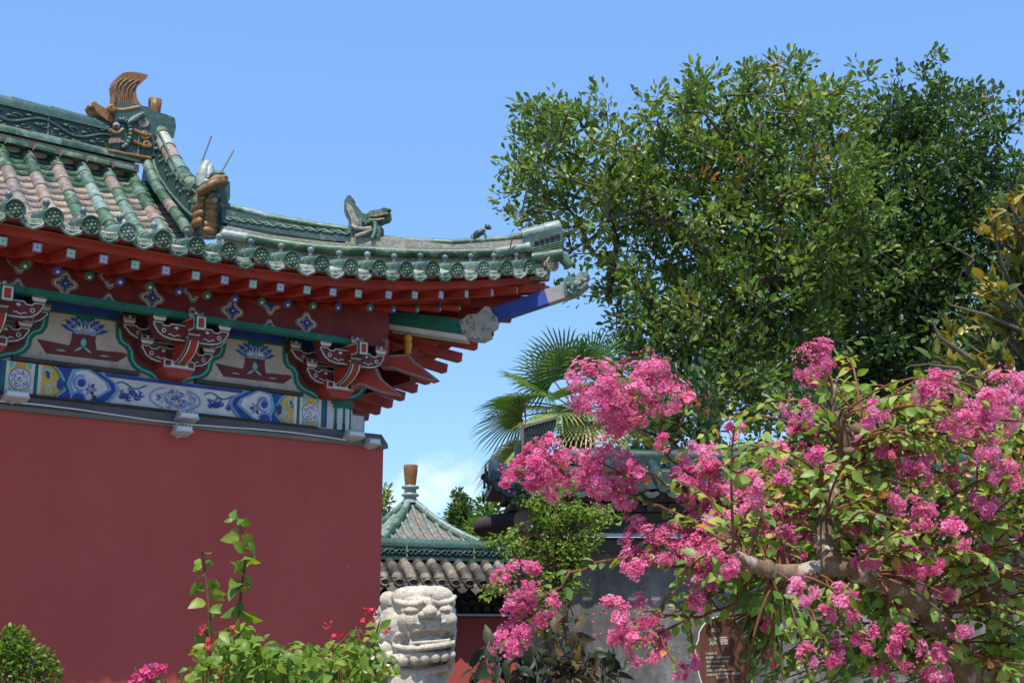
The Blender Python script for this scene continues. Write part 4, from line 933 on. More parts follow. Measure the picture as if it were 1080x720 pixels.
# ---------------------------------------------------------------- grey stone wall with a glazed ridge, a log beam and dark eaves on the right
SW = Frame(at(548, 670, 12.0), math.radians(4)); SW.o.z = 0
def sx(px, py=600, y=0.): return SW.on(px, py, (0,1,0), y).x
def sz(py, px=650, y=0.): return SW.on(px, py, (0,1,0), y).z
def stone():
    m, t, b = base_mat('rough_grey_stone', .9, .25); n = noise(t, 1.6, 10, .7, stretch=(1.6,1,.6)); n2 = noise(t, 14, 8, .7)
    c = rampn(t, [(.30,(.06,.058,.056)),(.5,(.15,.143,.135)),(.70,(.31,.295,.27))], n); t.links.new(mixc(t, rampn(t, [(.3,(.6,.6,.6)),(.7,(1,1,1))], n2), (0,0,0), c), b.inputs['Base Color']); bump(t, b, n2, .6, .02); return m  # stone mottling, darkened and streaked to paint dappled tree shade into the colour
M['stone'] = stone()
sw = empty('stone_wall', SW.o, SW.yaw, 'tall grey stone wall with dark eaves, log beam and green glazed ridge behind the pink blossom', 'wall')
XR = 6.5
b = MB(); b.box(.12, XR, .05, .6, 0, sz(566)); o = b.build('wall', M['stone'], sw)
M['old_wood'] = paint('old_brown_timber', (.17,.115,.085), .8, .3, ((.30,.25,.21), .62), 5, .2, .3)
b = MB(); b.box(.0,.24,-.02,.22,0,sz(556)); b.build('post', M['old_wood'], sw)
b = MB(); b.beam((-.30,.35,sz(550)), (.06,-.22,sz(550)), .001, .001); b = MB()
zl = sz(551)
b.tube([(-.32,.55,zl),(.02,-.20,zl)], .098, 18, 0, mend=1); b.build('log_beam', [M['dark_wood'], M['old_wood']], sw)
b = MB(); b.box(.15,XR,-.10,.3,sz(563),sz(545)); b.tube([(.3,-.14,sz(565)),(XR,-.14,sz(565))], .02, 6, 1); b.box(.1,XR,-.06,.3,sz(583),sz(570)); b.build('tie_beam', [M['dark_wood'], M['steel']], sw)
M['glaze_old'] = tinted('old_dark_glaze', [(0,(.005,.022,.018)),(.5,(.018,.05,.04)),(1,(.06,.11,.09))], .35, .5, (.16,.16,.13), .56, .4, 10)
zE = sz(520); zR = sz(500)
b = MB()                                       # dark stepped eave timbers
for k in range(3): b.box(-.16+.05*k, XR, -.26+.06*k, .4, zE-.10-.085*k, zE-.025-.085*k)
for k in range(34): x = -.12+k*.2; b.tube([(x,-.34,zE-.055),(x,.1,zE+.05)], .032, 7)
for k in range(34): x = -.02+k*.2; b.tube([(x,-.30,zE-.16),(x,.1,zE-.16)], .035, 7)
b.build('eave_timbers', M['dark_wood'], sw)
b = MB()
b.add([(-.28,-.40,zE),(XR,-.40,zE),(XR,.2,zR+.12),(-.28,.2,zR+.12)], [(0,1,2,3)], 0, .1); b.add([(-.28,.85,zE),(XR,.85,zE),(XR,.2,zR+.12),(-.28,.2,zR+.12)], [(3,2,1,0)], 0, .1)
b.add([(-.28,-.40,zE),(-.28,.2,zR+.12),(-.28,.85,zE)], [(0,1,2)], 0, .1)
for k in range(30):
    x = -.22+k*.215; roll(b, [(x,.15,zR+.11),(x,-.40,zE+.02)], .058, .2, lambda k, n: random.choice((.0,.1,.2,.3,.45)))
    b.lathe([(.060,0),(.060,.012),(.045,.016),(.0,.012)], (x,-.402,zE+.02), 12, 0, random.choice((.1,.3,.5)), axis=(0,-1,0))
    xx = x+.107; n = 6; up = [(xx+a*.085, -.40, zE-.0-.03*(1-a*a)) for a in np.linspace(-1,1,n)]; lo = [(q[0], -.41, zE-.035-.05*(1-(i*2/(n-1)-1)**2)) for i, q in enumerate(up)]
    b.add(up+lo, [(i, n+i, n+i+1, i+1) for i in range(n-1)], 0, random.choice((.1,.3,.5)))
for k in range(5): # side verge
    y = -.36+k*.25; b.lathe([(.055,0),(.055,.02),(.04,.02)], (-.30,y,zE+.03+(.1*k if k<3 else .1*(4-k))), 10, 0, .2, axis=(-1,0,0))
b.tube([(-.36,-.45,zE+.10),(-.30,-.40,zE+.05),(-.22,-.38,zE+.06)], .035, 8, 0, .1)
b.build('roof_tiles', M['glaze_old'], sw)
b = MB(); zt3 = sz(477); zt4 = sz(497)
b.box(.55,XR,.12,.28,zt4,zt3-.02,0,.2); roll(b, [(.5,.2,zt3-.01),(XR,.2,zt3-.01)], .07, .5, lambda k,n: random.choice((.2,.5,.3,.4)))
roll(b, [(.3,.08,zt4-.02),(XR,.08,zt4-.02)], .06, .45, lambda k,n: random.choice((.3,.6,.4,.5)))
for k in range(40): b.tube([(.6+k*.15+t*.02,.112,(zt3+zt4)/2-.02+.04*math.sin(t*1.2+k)) for t in range(7)], .012, 4, 0, .5)
b.build('ridge', M['glaze_old'], sw)
def op(x, y): return (490+x/3.43, 330+y/3.43)
def osl(name, pix, y0, y1, m, v, par):
    pl_ = [(lambda p: (p.x, p.z))(SW.on(*op(*q), (0,1,0), .2)) for q in pix]
    if sum(pl_[i][0]*pl_[(i+1)%len(pl_)][1]-pl_[(i+1)%len(pl_)][0]*pl_[i][1] for i in range(len(pl_))) < 0: pl_ = pl_[::-1]
    b = MB(); b.prism(pl_, lambda x, z, k: (x, .2+(y0 if k == 0 else y1), z), 0, v); o = b.build(name, m, par); md = o.modifiers.new('bevel','BEVEL'); md.width = .012; md.segments = 2; return o
orn = osl('ridge_ornament', [(205,520),(205,410),(250,400),(330,380),(322,420),(300,470),(290,520)], -.08, .08, M['glaze_old'], .0, sw)
M['tan'] = paint('tan_glaze', (.15,.125,.07), .4, .3, ((.08,.13,.09), .6), 9); o_ = osl('frame', [(202,522),(202,412),(212,408),(212,522)], -.10, .10, M['tan'], .5, orn); o_ = osl('frame', [(203,414),(262,396),(340,376),(332,388),(262,406),(212,422)], -.10, .10, M['tan'], .5, orn)
b = MB()
for k in range(9): p = SW.on(*op(225+k*11, 440+0*k), (0,1,0), .2); b.tube([(p.x,.115,p.z-.01),(p.x+.02,.115,p.z+.10)], .009, 5, 0, .35)
for k in range(5): p = SW.on(*op(232+k*12, 500-8*(k%2)), (0,1,0), .2); b.ell((p.x,.115,p.z), (.02,.015,.04), 1, .4, 8, 6)
b.build('relief', [M['glaze_old'], M['glaze_brown']], orn)
osl('end_tile', [(180,530),(182,470),(200,460),(200,530)], -.06, .06, M['glaze_old'], .1, orn)

# ---------------------------------------------------------------- stone lion
def marble():
    m, t, b = base_mat('weathered_pale_marble', .75, .3); n = noise(t, 5, 8, .65); n2 = noise(t, 40, 6, .7); n3 = noise(t, 3, 6, .6, stretch=(2.5,2.5,.5))
    c = rampn(t, [(.3,(.40,.345,.265)),(.65,(.58,.525,.43))], n); c = mixc(t, rampn(t, [(.48,(0,0,0)),(.66,(.6,.6,.6))], n3), c, (.36,.27,.18)); c = mixc(t, rampn(t, [(.35,(.68,.68,.68)),(.58,(1,1,1))], n2), (0,0,0), c)
    t.links.new(c, b.inputs['Base Color']); vo = nn(t, 'ShaderNodeTexVoronoi'); vo.inputs['Scale'].default_value = 85; tcv = nn(t, 'ShaderNodeTexCoord'); t.links.new(tcv.outputs['Object'], vo.inputs['Vector']); ma = nn(t, 'ShaderNodeMath', operation='ADD'); t.links.new(n2, ma.inputs[0]); t.links.new(vo.outputs[0], ma.inputs[1]); bump(t, b, ma.outputs[0], .28, .005); return m
M['marble'] = marble()
LY = 6.5; lc = at(438, 670, LY); lion = empty('stone_lion', (lc.x, lc.y, 0), math.radians(10), 'carved pale stone guardian lion with open mouth in front of the red wall', 'statue')
sc = .000770; lz = lc.z
def L(u, v, w): return Vector(((u-345)*sc, -w*sc, lz-(v-405)*sc))       # tracing units: right, down, towards the viewer
def Rd(*r): return tuple(x*sc for x in r)
b = MB()
E_ = lambda u, v, w, ru, rv, rw: b.ell(L(u,v,w), Rd(ru,rw,rv), 0, 0, 16, 12)
T_ = lambda pts, r: b.tube([L(*p) for p in pts], [x*sc for x in r] if hasattr(r,'__len__') else r*sc, 10)
E_(350,270,-70,232,175,235); E_(345,205,-10,190,115,205); E_(350,490,-90,228,150,215); E_(405,370,-30,215,130,185)
E_(345,420,-140,238,275,215); E_(250,330,-20,150,170,160); E_(470,300,20,130,160,170)
E_(300,165,95,125,70,75); E_(460,160,90,120,70,75); E_(380,150,100,110,60,75)           # forehead
T_([(192,165,85),(205,192,128),(255,212,165),(320,213,186),(378,192,196)], [15,19,21,20,16]); T_([(590,158,85),(565,186,128),(515,202,160),(465,206,184),(428,192,196)], [14,17,19,19,15])
for cu,cv,ru_,rv_ in ((300,250,62,30),(508,244,52,30)): T_([(cu+ru_*math.cos(t*PI/6), cv+rv_*math.sin(t*PI/6), 172-abs(cu-400)*.08) for t in range(13)], 7)
E_(300,250,172,52,23,40); E_(508,244,164,44,23,40)                                        # eyes
E_(412,215,190,26,50,40); E_(412,258,222,52,38,42); E_(370,277,212,32,26,34); E_(455,275,212,32,26,34)   # nose
E_(318,312,140,105,70,68); E_(507,306,134,92,66,64); E_(415,325,165,90,40,50)              # muzzle
for k in range(5):
    T_([(333-k*15,258+k*7,184-k*9),(306-k*17,292+k*10,194-k*11),(312-k*11,325+k*8,200-k*9),(380,338+k*7,206-k*2)], 8.5); T_([(487+k*14,254+k*7,182-k*9),(517+k*15,288+k*9,188-k*11),(512+k*10,318+k*8,198-k*9),(445,336+k*7,206-k*2)], 8.5)
T_([(195,432,80),(220,398,115),(270,380,150),(340,368,180),(420,358,192),(500,355,178),(560,370,140),(585,398,95)], [15,17,17,16,16,16,16,13])   # upper lip
T_([(195,428,80),(205,468,88),(270,484,148),(340,484,180),(430,474,192),(510,464,178),(570,452,130),(588,410,90)], [13,18,20,18,18,18,18,12])   # lower lip
T_([(300,452,155),(360,447,176),(430,442,184),(500,437,174),(548,432,145)], 11)            # lower teeth
E_(425,432,100,110,30,75); T_([(350,440,150),(430,406,158),(510,436,150)], [10,13,10])    # tongue
for (u,v0,v1,w) in ((288,375,418,166),(556,372,402,142)): T_([(u,v0,w),(u,v1,w)], [15,5])
for (u,v0,v1,w) in ((300,460,425,160),(548,450,412,142)): T_([(u,v0,w),(u,v1,w)], [13,4])
T_([(232,405,105),(238,445,95)], 18); E_(240,430,90,26,32,30)
E_(400,522,85,185,44,95)
for i, (u, v, w, r) in enumerate(((212,548,100,32),(262,556,128,36),(330,552,152,32),(392,544,166,30),(455,538,166,32),(512,531,150,32),(562,522,118,30))): E_(u,v,w,r*1.05,r,r*.8)
for i, (u, v, w, r) in enumerate(((165,180,40,58),(150,250,0,52),(200,330,70,58),(192,385,70,46),(138,340,-10,56),(160,405,25,48),(118,440,-35,54),(128,500,5,46),(140,552,15,42),(96,572,-45,44),(112,612,5,38),(165,480,45,46),(178,528,55,40),(155,618,25,32),(128,290,-45,56),(100,510,-60,44))): E_(u,v,w,r,r*.95,r*.7)
for (u,v,w,r) in ((150,250,42,22),(138,340,38,24),(118,440,12,24),(128,500,42,20),(140,552,48,19),(160,405,62,20)): T_([(u+r*(1-t/12)*math.cos(t*.8), v+r*(1-t/12)*math.sin(t*.8), w) for t in range(10)], 6)   # curls of the mane
T_([(140,205,50),(160,152,62),(192,165,75),(176,215,72)], 14)                              # ear rim
for i in range(9): E_(580-abs(i-3)*3,200+i*52,25+10*math.sin(i*2),30,33,44); E_(588-abs(i-3)*4,225+i*50,-60,30,33,44)
for i in range(6): T_([(480+16*i, 330+22*i-10, 142-18*i),(520+12*i,345+20*i,128-18*i)], 6)
T_([(560,140,45),(585,165,35),(580,205,45)], 16)
E_(350,640,-70,215,150,150); T_([(150,600,55),(350,640,92),(550,600,60)], 26)
for (u,v,w,ru,rv,rw) in ((350,720,-90,230,180,190),(350,1000,-120,250,300,230),(350,1150,-250,270,260,330)): b.ell(L(u,v,w), Rd(ru,rw,rv), 0, 0, 18, 12)
for s_ in (-1,1):
    T_([(350+s_*150,850,-10),(350+s_*160,1050,40),(350+s_*155,1250,60),(350+s_*155,1330,60)], [100,85,72,80]); E_(350+s_*155,1345,120,85,50,110); E_(350+s_*230,1230,-260,110,180,200); E_(350+s_*240,1340,-60,80,55,170)
E_(345,740,60,170,150,60)
o = b.build('lion_body', M['marble'], lion, smooth=True)
md = o.modifiers.new('union','REMESH'); md.mode = 'VOXEL'; md.voxel_size = .0031; md.use_smooth_shade = True
md = o.modifiers.new('worn','SMOOTH'); md.factor = .5; md.iterations = 1
b = MB(); zt5 = lz-(1385-405)*sc; w = .32
b.box(-w,w,-.30,.42,zt5-.12,zt5); b.box(-w+.05,w-.05,-.25,.37,.28,zt5-.12); b.box(-w-.04,w+.04,-.34,.46,0,.28)
o = b.build('pedestal', M['marble'], lion); md = o.modifiers.new('bevel','BEVEL'); md.width = .015; md.segments = 2

# ---------------------------------------------------------------- plant sign
SGY = 4.9; sgc = at(765, 690, SGY); sg = empty('plant_sign', (sgc.x, sgc.y, 0), math.radians(4), 'brown wooden plant name board with white lettering under the crape myrtle', 'sign')
SF = Frame((sgc.x, sgc.y, 0), math.radians(4))
def sgp(x, y): p = SF.on(730+x/10.28, 650+y/10.28, (0,1,0), 0); return (p.x, p.z)
pl_ = [sgp(*q) for q in ((110,760),(85,690),(62,610),(50,520),(48,440),(28,380),(28,330),(62,250),(70,170),(110,100),(170,35),(240,8),(330,-5),(420,20),(500,80),(545,170),(560,280),(575,400),(600,520),(620,640),(630,760))]
pl_ += [(pl_[-1][0]+.005, .95), (pl_[0][0]-.005, .95)]
def woodm():
    m, t, b = base_mat('brown_varnished_wood', .5, .35); n = noise(t, 9, 6, .6, stretch=(6,6,.5)); c = rampn(t, [(.3,(.060,.026,.018)),(.55,(.105,.045,.029)),(.75,(.17,.08,.054))], n); t.links.new(c, b.inputs['Base Color']); bump(t, b, n, .25, .004); return m
M['board'] = woodm()
b = MB(); b.prism(pl_[::-1] if False else pl_, lambda x, z, k: (x, -.012+.024*k, z)); o = b.build('board', M['board'], sg)
bm_ = offp(pl_, 0); b = MB(); b.tube([(x, -.012, z) for x, z in pl_[:14]], .0032, 6); b.build('board_edge', M['offwhite'], sg)
for s_ in (-1,1): b = MB(); b.tube([(pl_[0][0]+.03 if s_<0 else pl_[20][0]-.03, .0, 1.02),(pl_[0][0]+.03 if s_<0 else pl_[20][0]-.03, .0, 0)], .018, 8); b.build('leg', M['board'], sg)
def text(s, x, y, h, rot=0.):
    cu = bpy.data.curves.new('lettering', 'FONT'); cu.body = s; cu.size = h; cu.extrude = .0006
    o = bpy.data.objects.new('lettering', cu); COL.objects.link(o); px, pz = sgp(x, y)
    dg_ = bpy.context.evaluated_depsgraph_get(); me = bpy.data.meshes.new_from_object(o.evaluated_get(dg_)); me.materials.clear(); me.materials.append(M['white'])
    bpy.data.objects.remove(o); o = bpy.data.objects.new('lettering', me); COL.objects.link(o); o.parent = sg; o.location = (px, -.0135, pz); o.rotation_euler = (PI/2, -rot, 0); return o
u_ = SGY/F/10.28
text('简介', 200, 165, 48*u_, .03); text('紫 薇', 172, 300, 92*u_, .03)
for i, (s, x, y) in enumerate((('千屈菜 科',135,412),('紫薇属 Lagerstroemia',138,455),('别名 痒痒树 百日红',145,500),('落叶灌木 indica',145,548),('花期六至九月 summer',148,592),('树姿优美 花色艳丽 常见庭院',152,640))): text(s, x, y, 29*u_, .05)
text('观赏树种', 250, 672, 32*u_, .05)
b = MB(); x, z = sgp(172,150); b.lathe([(.006,0),(.006,.002)], (x,-.012,z), 12, axis=(0,-1,0)); b.build('red_dot', M['red'], sg)

# ---------------------------------------------------------------- plants
def bark(name, a, c, sc_=6):
    m, t, b = base_mat(name, .85, .2); n = noise(t, sc_, 8, .65, stretch=(1,1,.35)); col = rampn(t, [(.3,a),(.7,c)], n); t.links.new(col, b.inputs['Base Color']); bump(t, b, noise(t, sc_*6, 6, .7), .4, .01); return m
M['bark'] = bark('dark_bark', (.045,.036,.028), (.14,.115,.09), 3)
def mottled():
    m, t, b = base_mat('smooth_mottled_bark', .8, .2); n = noise(t, 9, 8, .65, stretch=(1,1,.5)); n2 = noise(t, 16, 5, .6, stretch=(1,1,.45)); n3 = noise(t, 60, 6, .7, stretch=(1,1,.2))
    c = rampn(t, [(.3,(.070,.042,.020)),(.65,(.24,.16,.095))], n); c = mixc(t, rampn(t, [(.54,(0,0,0)),(.60,(.8,.8,.8))], n2), c, (.42,.36,.29)); c = mixc(t, rampn(t, [(.35,(.6,.6,.6)),(.6,(1,1,1))], n3), (0,0,0), c)
    t.links.new(c, b.inputs['Base Color']); bump(t, b, n2, .5, .012); return m
M['bark_pale'] = mottled(); M['twig'] = bark('reddish_twig', (.10,.035,.02), (.22,.10,.05), 12)
M['twig_green'] = bark('brown_stem', (.07,.035,.02), (.16,.10,.05), 12); M['fibre'] = bark('palm_trunk_fibre', (.06,.035,.018), (.17,.11,.06), 8)
M['leaf_dark'] = leafmat('dark_glossy_leaf', [(0,(0.032,0.072,0.025)),(0.5,(0.074,0.141,0.042)),(0.85,(0.144,0.232,0.057)),(0.97,(0.23,0.31,0.074)),(1,(0.46,0.19,0.074))], .42, .25, (1.3,1.4,.4), .35)
M['leaf_mid'] = leafmat('mid_green_leaf', [(0,(0.055,0.101,0.024)),(0.5,(0.127,0.208,0.044)),(0.85,(0.245,0.324,0.07)),(0.97,(0.362,0.406,0.094)),(1,(0.47,0.211,0.067))], .44, .3, (1.3,1.4,.4), .35)
M['leaf_fresh'] = leafmat('fresh_green_leaf', [(0,(0.058,0.126,0.013)),(0.6,(0.138,0.252,0.023)),(1,(0.275,0.348,0.045))], .45, .4)
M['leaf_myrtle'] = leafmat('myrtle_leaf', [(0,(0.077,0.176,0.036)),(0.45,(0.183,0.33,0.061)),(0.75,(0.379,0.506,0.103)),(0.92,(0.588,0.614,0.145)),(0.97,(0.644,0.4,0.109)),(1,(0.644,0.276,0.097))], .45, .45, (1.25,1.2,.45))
M['leaf_yellow'] = leafmat('yellowed_magnolia_leaf', [(0,(.04,.095,.02)),(.5,(.10,.15,.025)),(.62,(.28,.25,.03)),(1,(.48,.34,.04))], .35, .25, (1.2,1.1,.3), .5)
M['leaf_red'] = leafmat('dark_bronze_leaf', [(0,(.016,.028,.016)),(.5,(.035,.05,.022)),(.75,(.085,.045,.018)),(1,(.20,.14,.02))], .5, .18, (1.3,1.0,.5), .3)
M['leaf_palm'] = leafmat('palm_frond', [(0,(0.062,0.142,0.031)),(0.5,(0.177,0.285,0.061)),(0.8,(0.425,0.436,0.152)),(1,(0.684,0.586,0.305))], .4, .25)
M['petal'] = leafmat('pink_crepe_petal', [(0,(.70,.09,.28)),(.35,(.90,.24,.46)),(.75,(.93,.40,.60)),(1,(.96,.62,.76))], .6, .5, (1.1,.9,1.0), .2)
M['petal_red'] = leafmat('bright_red_bract', [(0,(.62,.03,.05)),(1,(.85,.10,.16))], .6, .35, (1.1,.9,.9), .2)
M['petal_hot'] = leafmat('hot_pink_bract', [(0,(.75,.04,.20)),(1,(.90,.20,.40))], .6, .35, (1.1,.9,.9), .2)
M['stamen'] = paint('yellow_stamens', (.62,.42,.05), .6, .1)

def rdir(n): return nrm(RNG.normal(size=(n,3)))
def skeleton(seed_pts, targets, sag=.0, power=.45, r_tip=.012, r_max=1., step=.5):
    # joins every target to the nearest point of the growing tree; returns nodes, parents, radii
    nodes = [np.array(p, float) for p in seed_pts]; par = [-1]+list(range(len(seed_pts)-1)); base = np.array(seed_pts[0], float)
    T = sorted([np.array(t, float) for t in targets], key=lambda p: np.linalg.norm(p-np.array(seed_pts[-1]))); tips = []
    arr = np.array(nodes)
    for t in T:
        d = np.linalg.norm(arr-t, axis=1) + .15*np.abs(np.minimum(0, t[2]-arr[:,2])); k = int(np.argmin(d)); p = arr[k]; L_ = np.linalg.norm(t-p); n = max(1, int(L_/step)); prev = k
        off = RNG.normal(size=3)*L_*.08; new = []
        for i in range(1, n+1):
            u = i/n; q = p+(t-p)*u + off*math.sin(PI*u) + np.array([0,0,-sag*L_*math.sin(PI*u)]); nodes.append(q); par.append(prev); prev = len(nodes)-1; new.append(q)
        arr = np.vstack([arr]+[q[None] for q in new]); tips.append(prev)
    cnt = np.zeros(len(nodes))
    for t in tips: cnt[t] += 1
    for i in range(len(nodes)-1, 0, -1): cnt[par[i]] += cnt[i]
    rad = np.minimum(r_tip*np.maximum(cnt, .6)**power, r_max); return np.array(nodes), par, rad, tips
def limbs(nodes, par, rad, b, n=5, rmin=0.):
    for i in range(1, len(nodes)):
        if rad[i] >= rmin: b.tube([nodes[par[i]], nodes[i]], [min(rad[par[i]], rad[i]*1.6), rad[i]], n if rad[i] < .06 else 8, 0, 0, caps=False)
def whorls(tips, dirs, n_leaf, spread, L, Wd, up=.35, asp=.4):
    # leaf rosettes at the branch tips
    P = []; A = []; N = []; Ls = []; Ws = []; K = []
    for k, (t, d) in enumerate(zip(tips, dirs)):
        m = RNG.poisson(n_leaf)
        if m == 0: continue
        off = rdir(m)*(RNG.random((m,1))**.6)*spread; a = nrm(d*.5 + nrm(off)*.7 + rdir(m)*.55 + np.array([0,0,up]))
        P.append(t+off); A.append(a); N.append(nrm(rdir(m)*.75+np.array([0,-.15,.9]))); l = L*(.65+.7*RNG.random(m)); Ls.append(l); Ws.append(l*asp*(.8+.4*RNG.random(m))); K.append(np.full(m, k))
    return [np.concatenate(x) for x in (P, A, N, Ls, Ws, K)]
def lobes_points(lobes, Y0, dens, ydep, gap=.30):
    # boughs spread evenly through the crown's volume, at least gap metres apart, with stray shoots past the outline
    out = []
    for (px, py, r) in lobes:
        c = np.array(at(px, py, Y0)); rm = r/F*Y0*1.03; n = max(3, int(dens*rm**2/gap**2)); d = rdir(n); q = RNG.random((n,1))**.42
        q = np.where(RNG.random((n,1)) < .16, RNG.uniform(1., 1.45, (n,1)), q); u = d*q*rm; u[:,1] = u[:,1]*1.2+RNG.uniform(-1,1,n)*ydep*.42*min(1, rm/.7); out.append(c+u)
    P = np.concatenate(out)
    if Y0 < 28:                                   # leaf masses with open pockets between them
        f = np.zeros(len(P))
        for k in range(7): w = rdir(1)[0]*RNG.uniform(3.0, 6.5); f += np.sin(P@w+RNG.uniform(0, 6.3))
        P = P[f+RNG.normal(size=len(P))*.45 > -.1]
    RNG.shuffle(P); keep = []; grid = {}
    for p in P:
        k = tuple((p//gap).astype(int)); ok = True
        for a in (-1,0,1):
            for b_ in (-1,0,1):
                for c_ in (-1,0,1):
                    for q in grid.get((k[0]+a,k[1]+b_,k[2]+c_), ()):
                        if ((q-p)**2).sum() < gap*gap: ok = False; break
                    if not ok: break
                if not ok: break
            if not ok: break
        if ok: grid.setdefault(k, []).append(p); keep.append(p)
    return np.array(keep)

# two broad evergreen trees behind the wall
def big_tree(name, label, lobes, Y0, trunk_px, mat, dens, n_leaf, L, ydep, vb, gap=.30, spread=.33):
    base = at(*trunk_px[0], Y0); tr = [(base.x, Y0, 0)]+[tuple(at(x, y, Y0)) for x, y in trunk_px[1:]]
    root = empty(name, (tr[0][0], tr[0][1], 0), 0, label, 'tree'); o0 = np.array([tr[0][0], tr[0][1], 0])
    pts = lobes_points([(x, y, max(4, r-4) if Y0 < 28 else r) for x, y, r in lobes], Y0, dens, ydep, gap); pts = pts[pts[:,2] > 2.6]
    nodes, par, rad, tips = skeleton([np.array(t) for t in tr], pts, .02, .46, .0075, .30, .5)
    b = MB(); limbs(nodes-o0, par, rad, b); b.build('trunk', M['bark'], root)
    d = nrm(nodes[tips]-nodes[[par[t] for t in tips]])
    P, A, N, Ls, Ws, K = whorls(nodes[tips], d, n_leaf, spread, L, 0, .25, .54)
    tint = RNG.random(len(tips)); V = np.clip(vb + .40*(tint[K]-.5) + RNG.normal(size=len(P))*.18, 0, .965)
    dead = RNG.random(len(tips)) < .006; V = np.where(dead[K], 1., V)
    leaf_mesh('foliage', P-o0, A, N, Ls, Ws, V, mat, root, False, .12, .18); return root
LA = [(572,165,40),(542,192,20),(560,140,22),(602,138,40),(632,120,18),(630,105,9),(650,175,45),(578,212,34),(548,232,16),(622,225,40),(700,160,45),(690,205,55),(722,118,26),(760,150,55),(748,98,16),(830,78,14),(832,108,34),(800,125,45),(860,140,45),(735,255,60),(805,220,75),(648,285,32),(612,300,22),(662,335,32),(715,340,60),(800,330,75),(860,230,60),(850,300,70),(740,400,48),(810,400,60),(660,375,26),(690,420,40)]
big_tree('evergreen_tree', 'broad mid green evergreen tree with loose leafy crown standing behind the palm', LA, 23, [(735,700),(740,560),(748,440),(755,360)], M['leaf_mid'], 16, 24, .138, 3.8, .56, .225, .25)
LA += [(870,118,26),(878,165,36),(885,225,42),(845,180,40),(665,200,36),(780,180,50),(705,250,50),(770,300,60),(650,150,20),(625,165,22)]
LB = [(915,240,50),(900,290,50),(935,130,30),(1025,110,18),(985,70,14),(982,82,18),(990,95,22),(978,105,28),(984,88,16),(976,118,30),(958,155,48),(1008,150,42),(1048,142,22),(1052,188,42),(925,195,45),(985,225,75),(1045,250,60),(940,295,70),(1000,325,80),(905,350,55),(962,395,75),(1050,370,60),(885,415,45),(905,140,26),(918,108,10),(1090,200,45),(1100,290,60),(940,440,45),(1010,440,55)]
big_tree('evergreen_tree', 'tall dark evergreen tree with pointed top at the right side of the photo', LB, 25, [(965,700),(968,560),(972,440),(980,330),(985,220)], M['leaf_dark'], 18, 26, .138, 3.4, .52, .225, .25)

# distant greenery over the walls
def far_tree(label, lobes, Y0, mat, dens, n_leaf, L, name='garden_tree', trunk=None, vb=.5, gap=.22, spread=.25):
    return big_tree(name, label, lobes, Y0, trunk, mat, 12, n_leaf, L, 1.0, vb, gap, spread)
M['leaf_cyp'] = leafmat('cypress_spray', [(0,(.03,.07,.015)),(.6,(.08,.15,.025)),(1,(.20,.24,.05))], .6, .15)
far_tree('small conical cypress tree rising beyond the pavilion roof', [(485,520,3),(485,526,5),(485,533,7),(486,541,10),(487,550,13),(489,560,16),(490,572,18),(492,585,20)], 32, M['leaf_cyp'], 420, 30, .10, 'cypress_tree', [(487,690),(487,580),(486,540)], gap=.10, spread=.12)
far_tree('bright green bushy tree between the cypress and the stone wall', [(518,540,12),(528,550,16),(512,560,16),(530,575,18),(515,585,16)], 30, M['leaf_fresh'], 130, 24, .17, 'garden_tree', [(520,690),(520,590),(520,560)], .3)
far_tree('distant tree just showing between the red hall and the pavilion roof', [(398,530,10),(404,545,10),(392,556,16),(405,560,9)], 40, M['leaf_mid'], 150, 24, .2, 'garden_tree', [(398,690),(398,590),(398,550)])
far_tree('dense green tree behind the stone wall, low under the large dark tree', [(700,450,34),(725,425,38),(665,445,30),(690,470,30),(740,465,34),(850,450,34),(900,455,34),(950,465,36),(1000,468,40),(800,455,30),(1060,450,40),(760,440,26)], 19, M['leaf_dark'], 22, 34, .12, 'garden_tree', [(900,700),(900,560),(900,500)], .3)

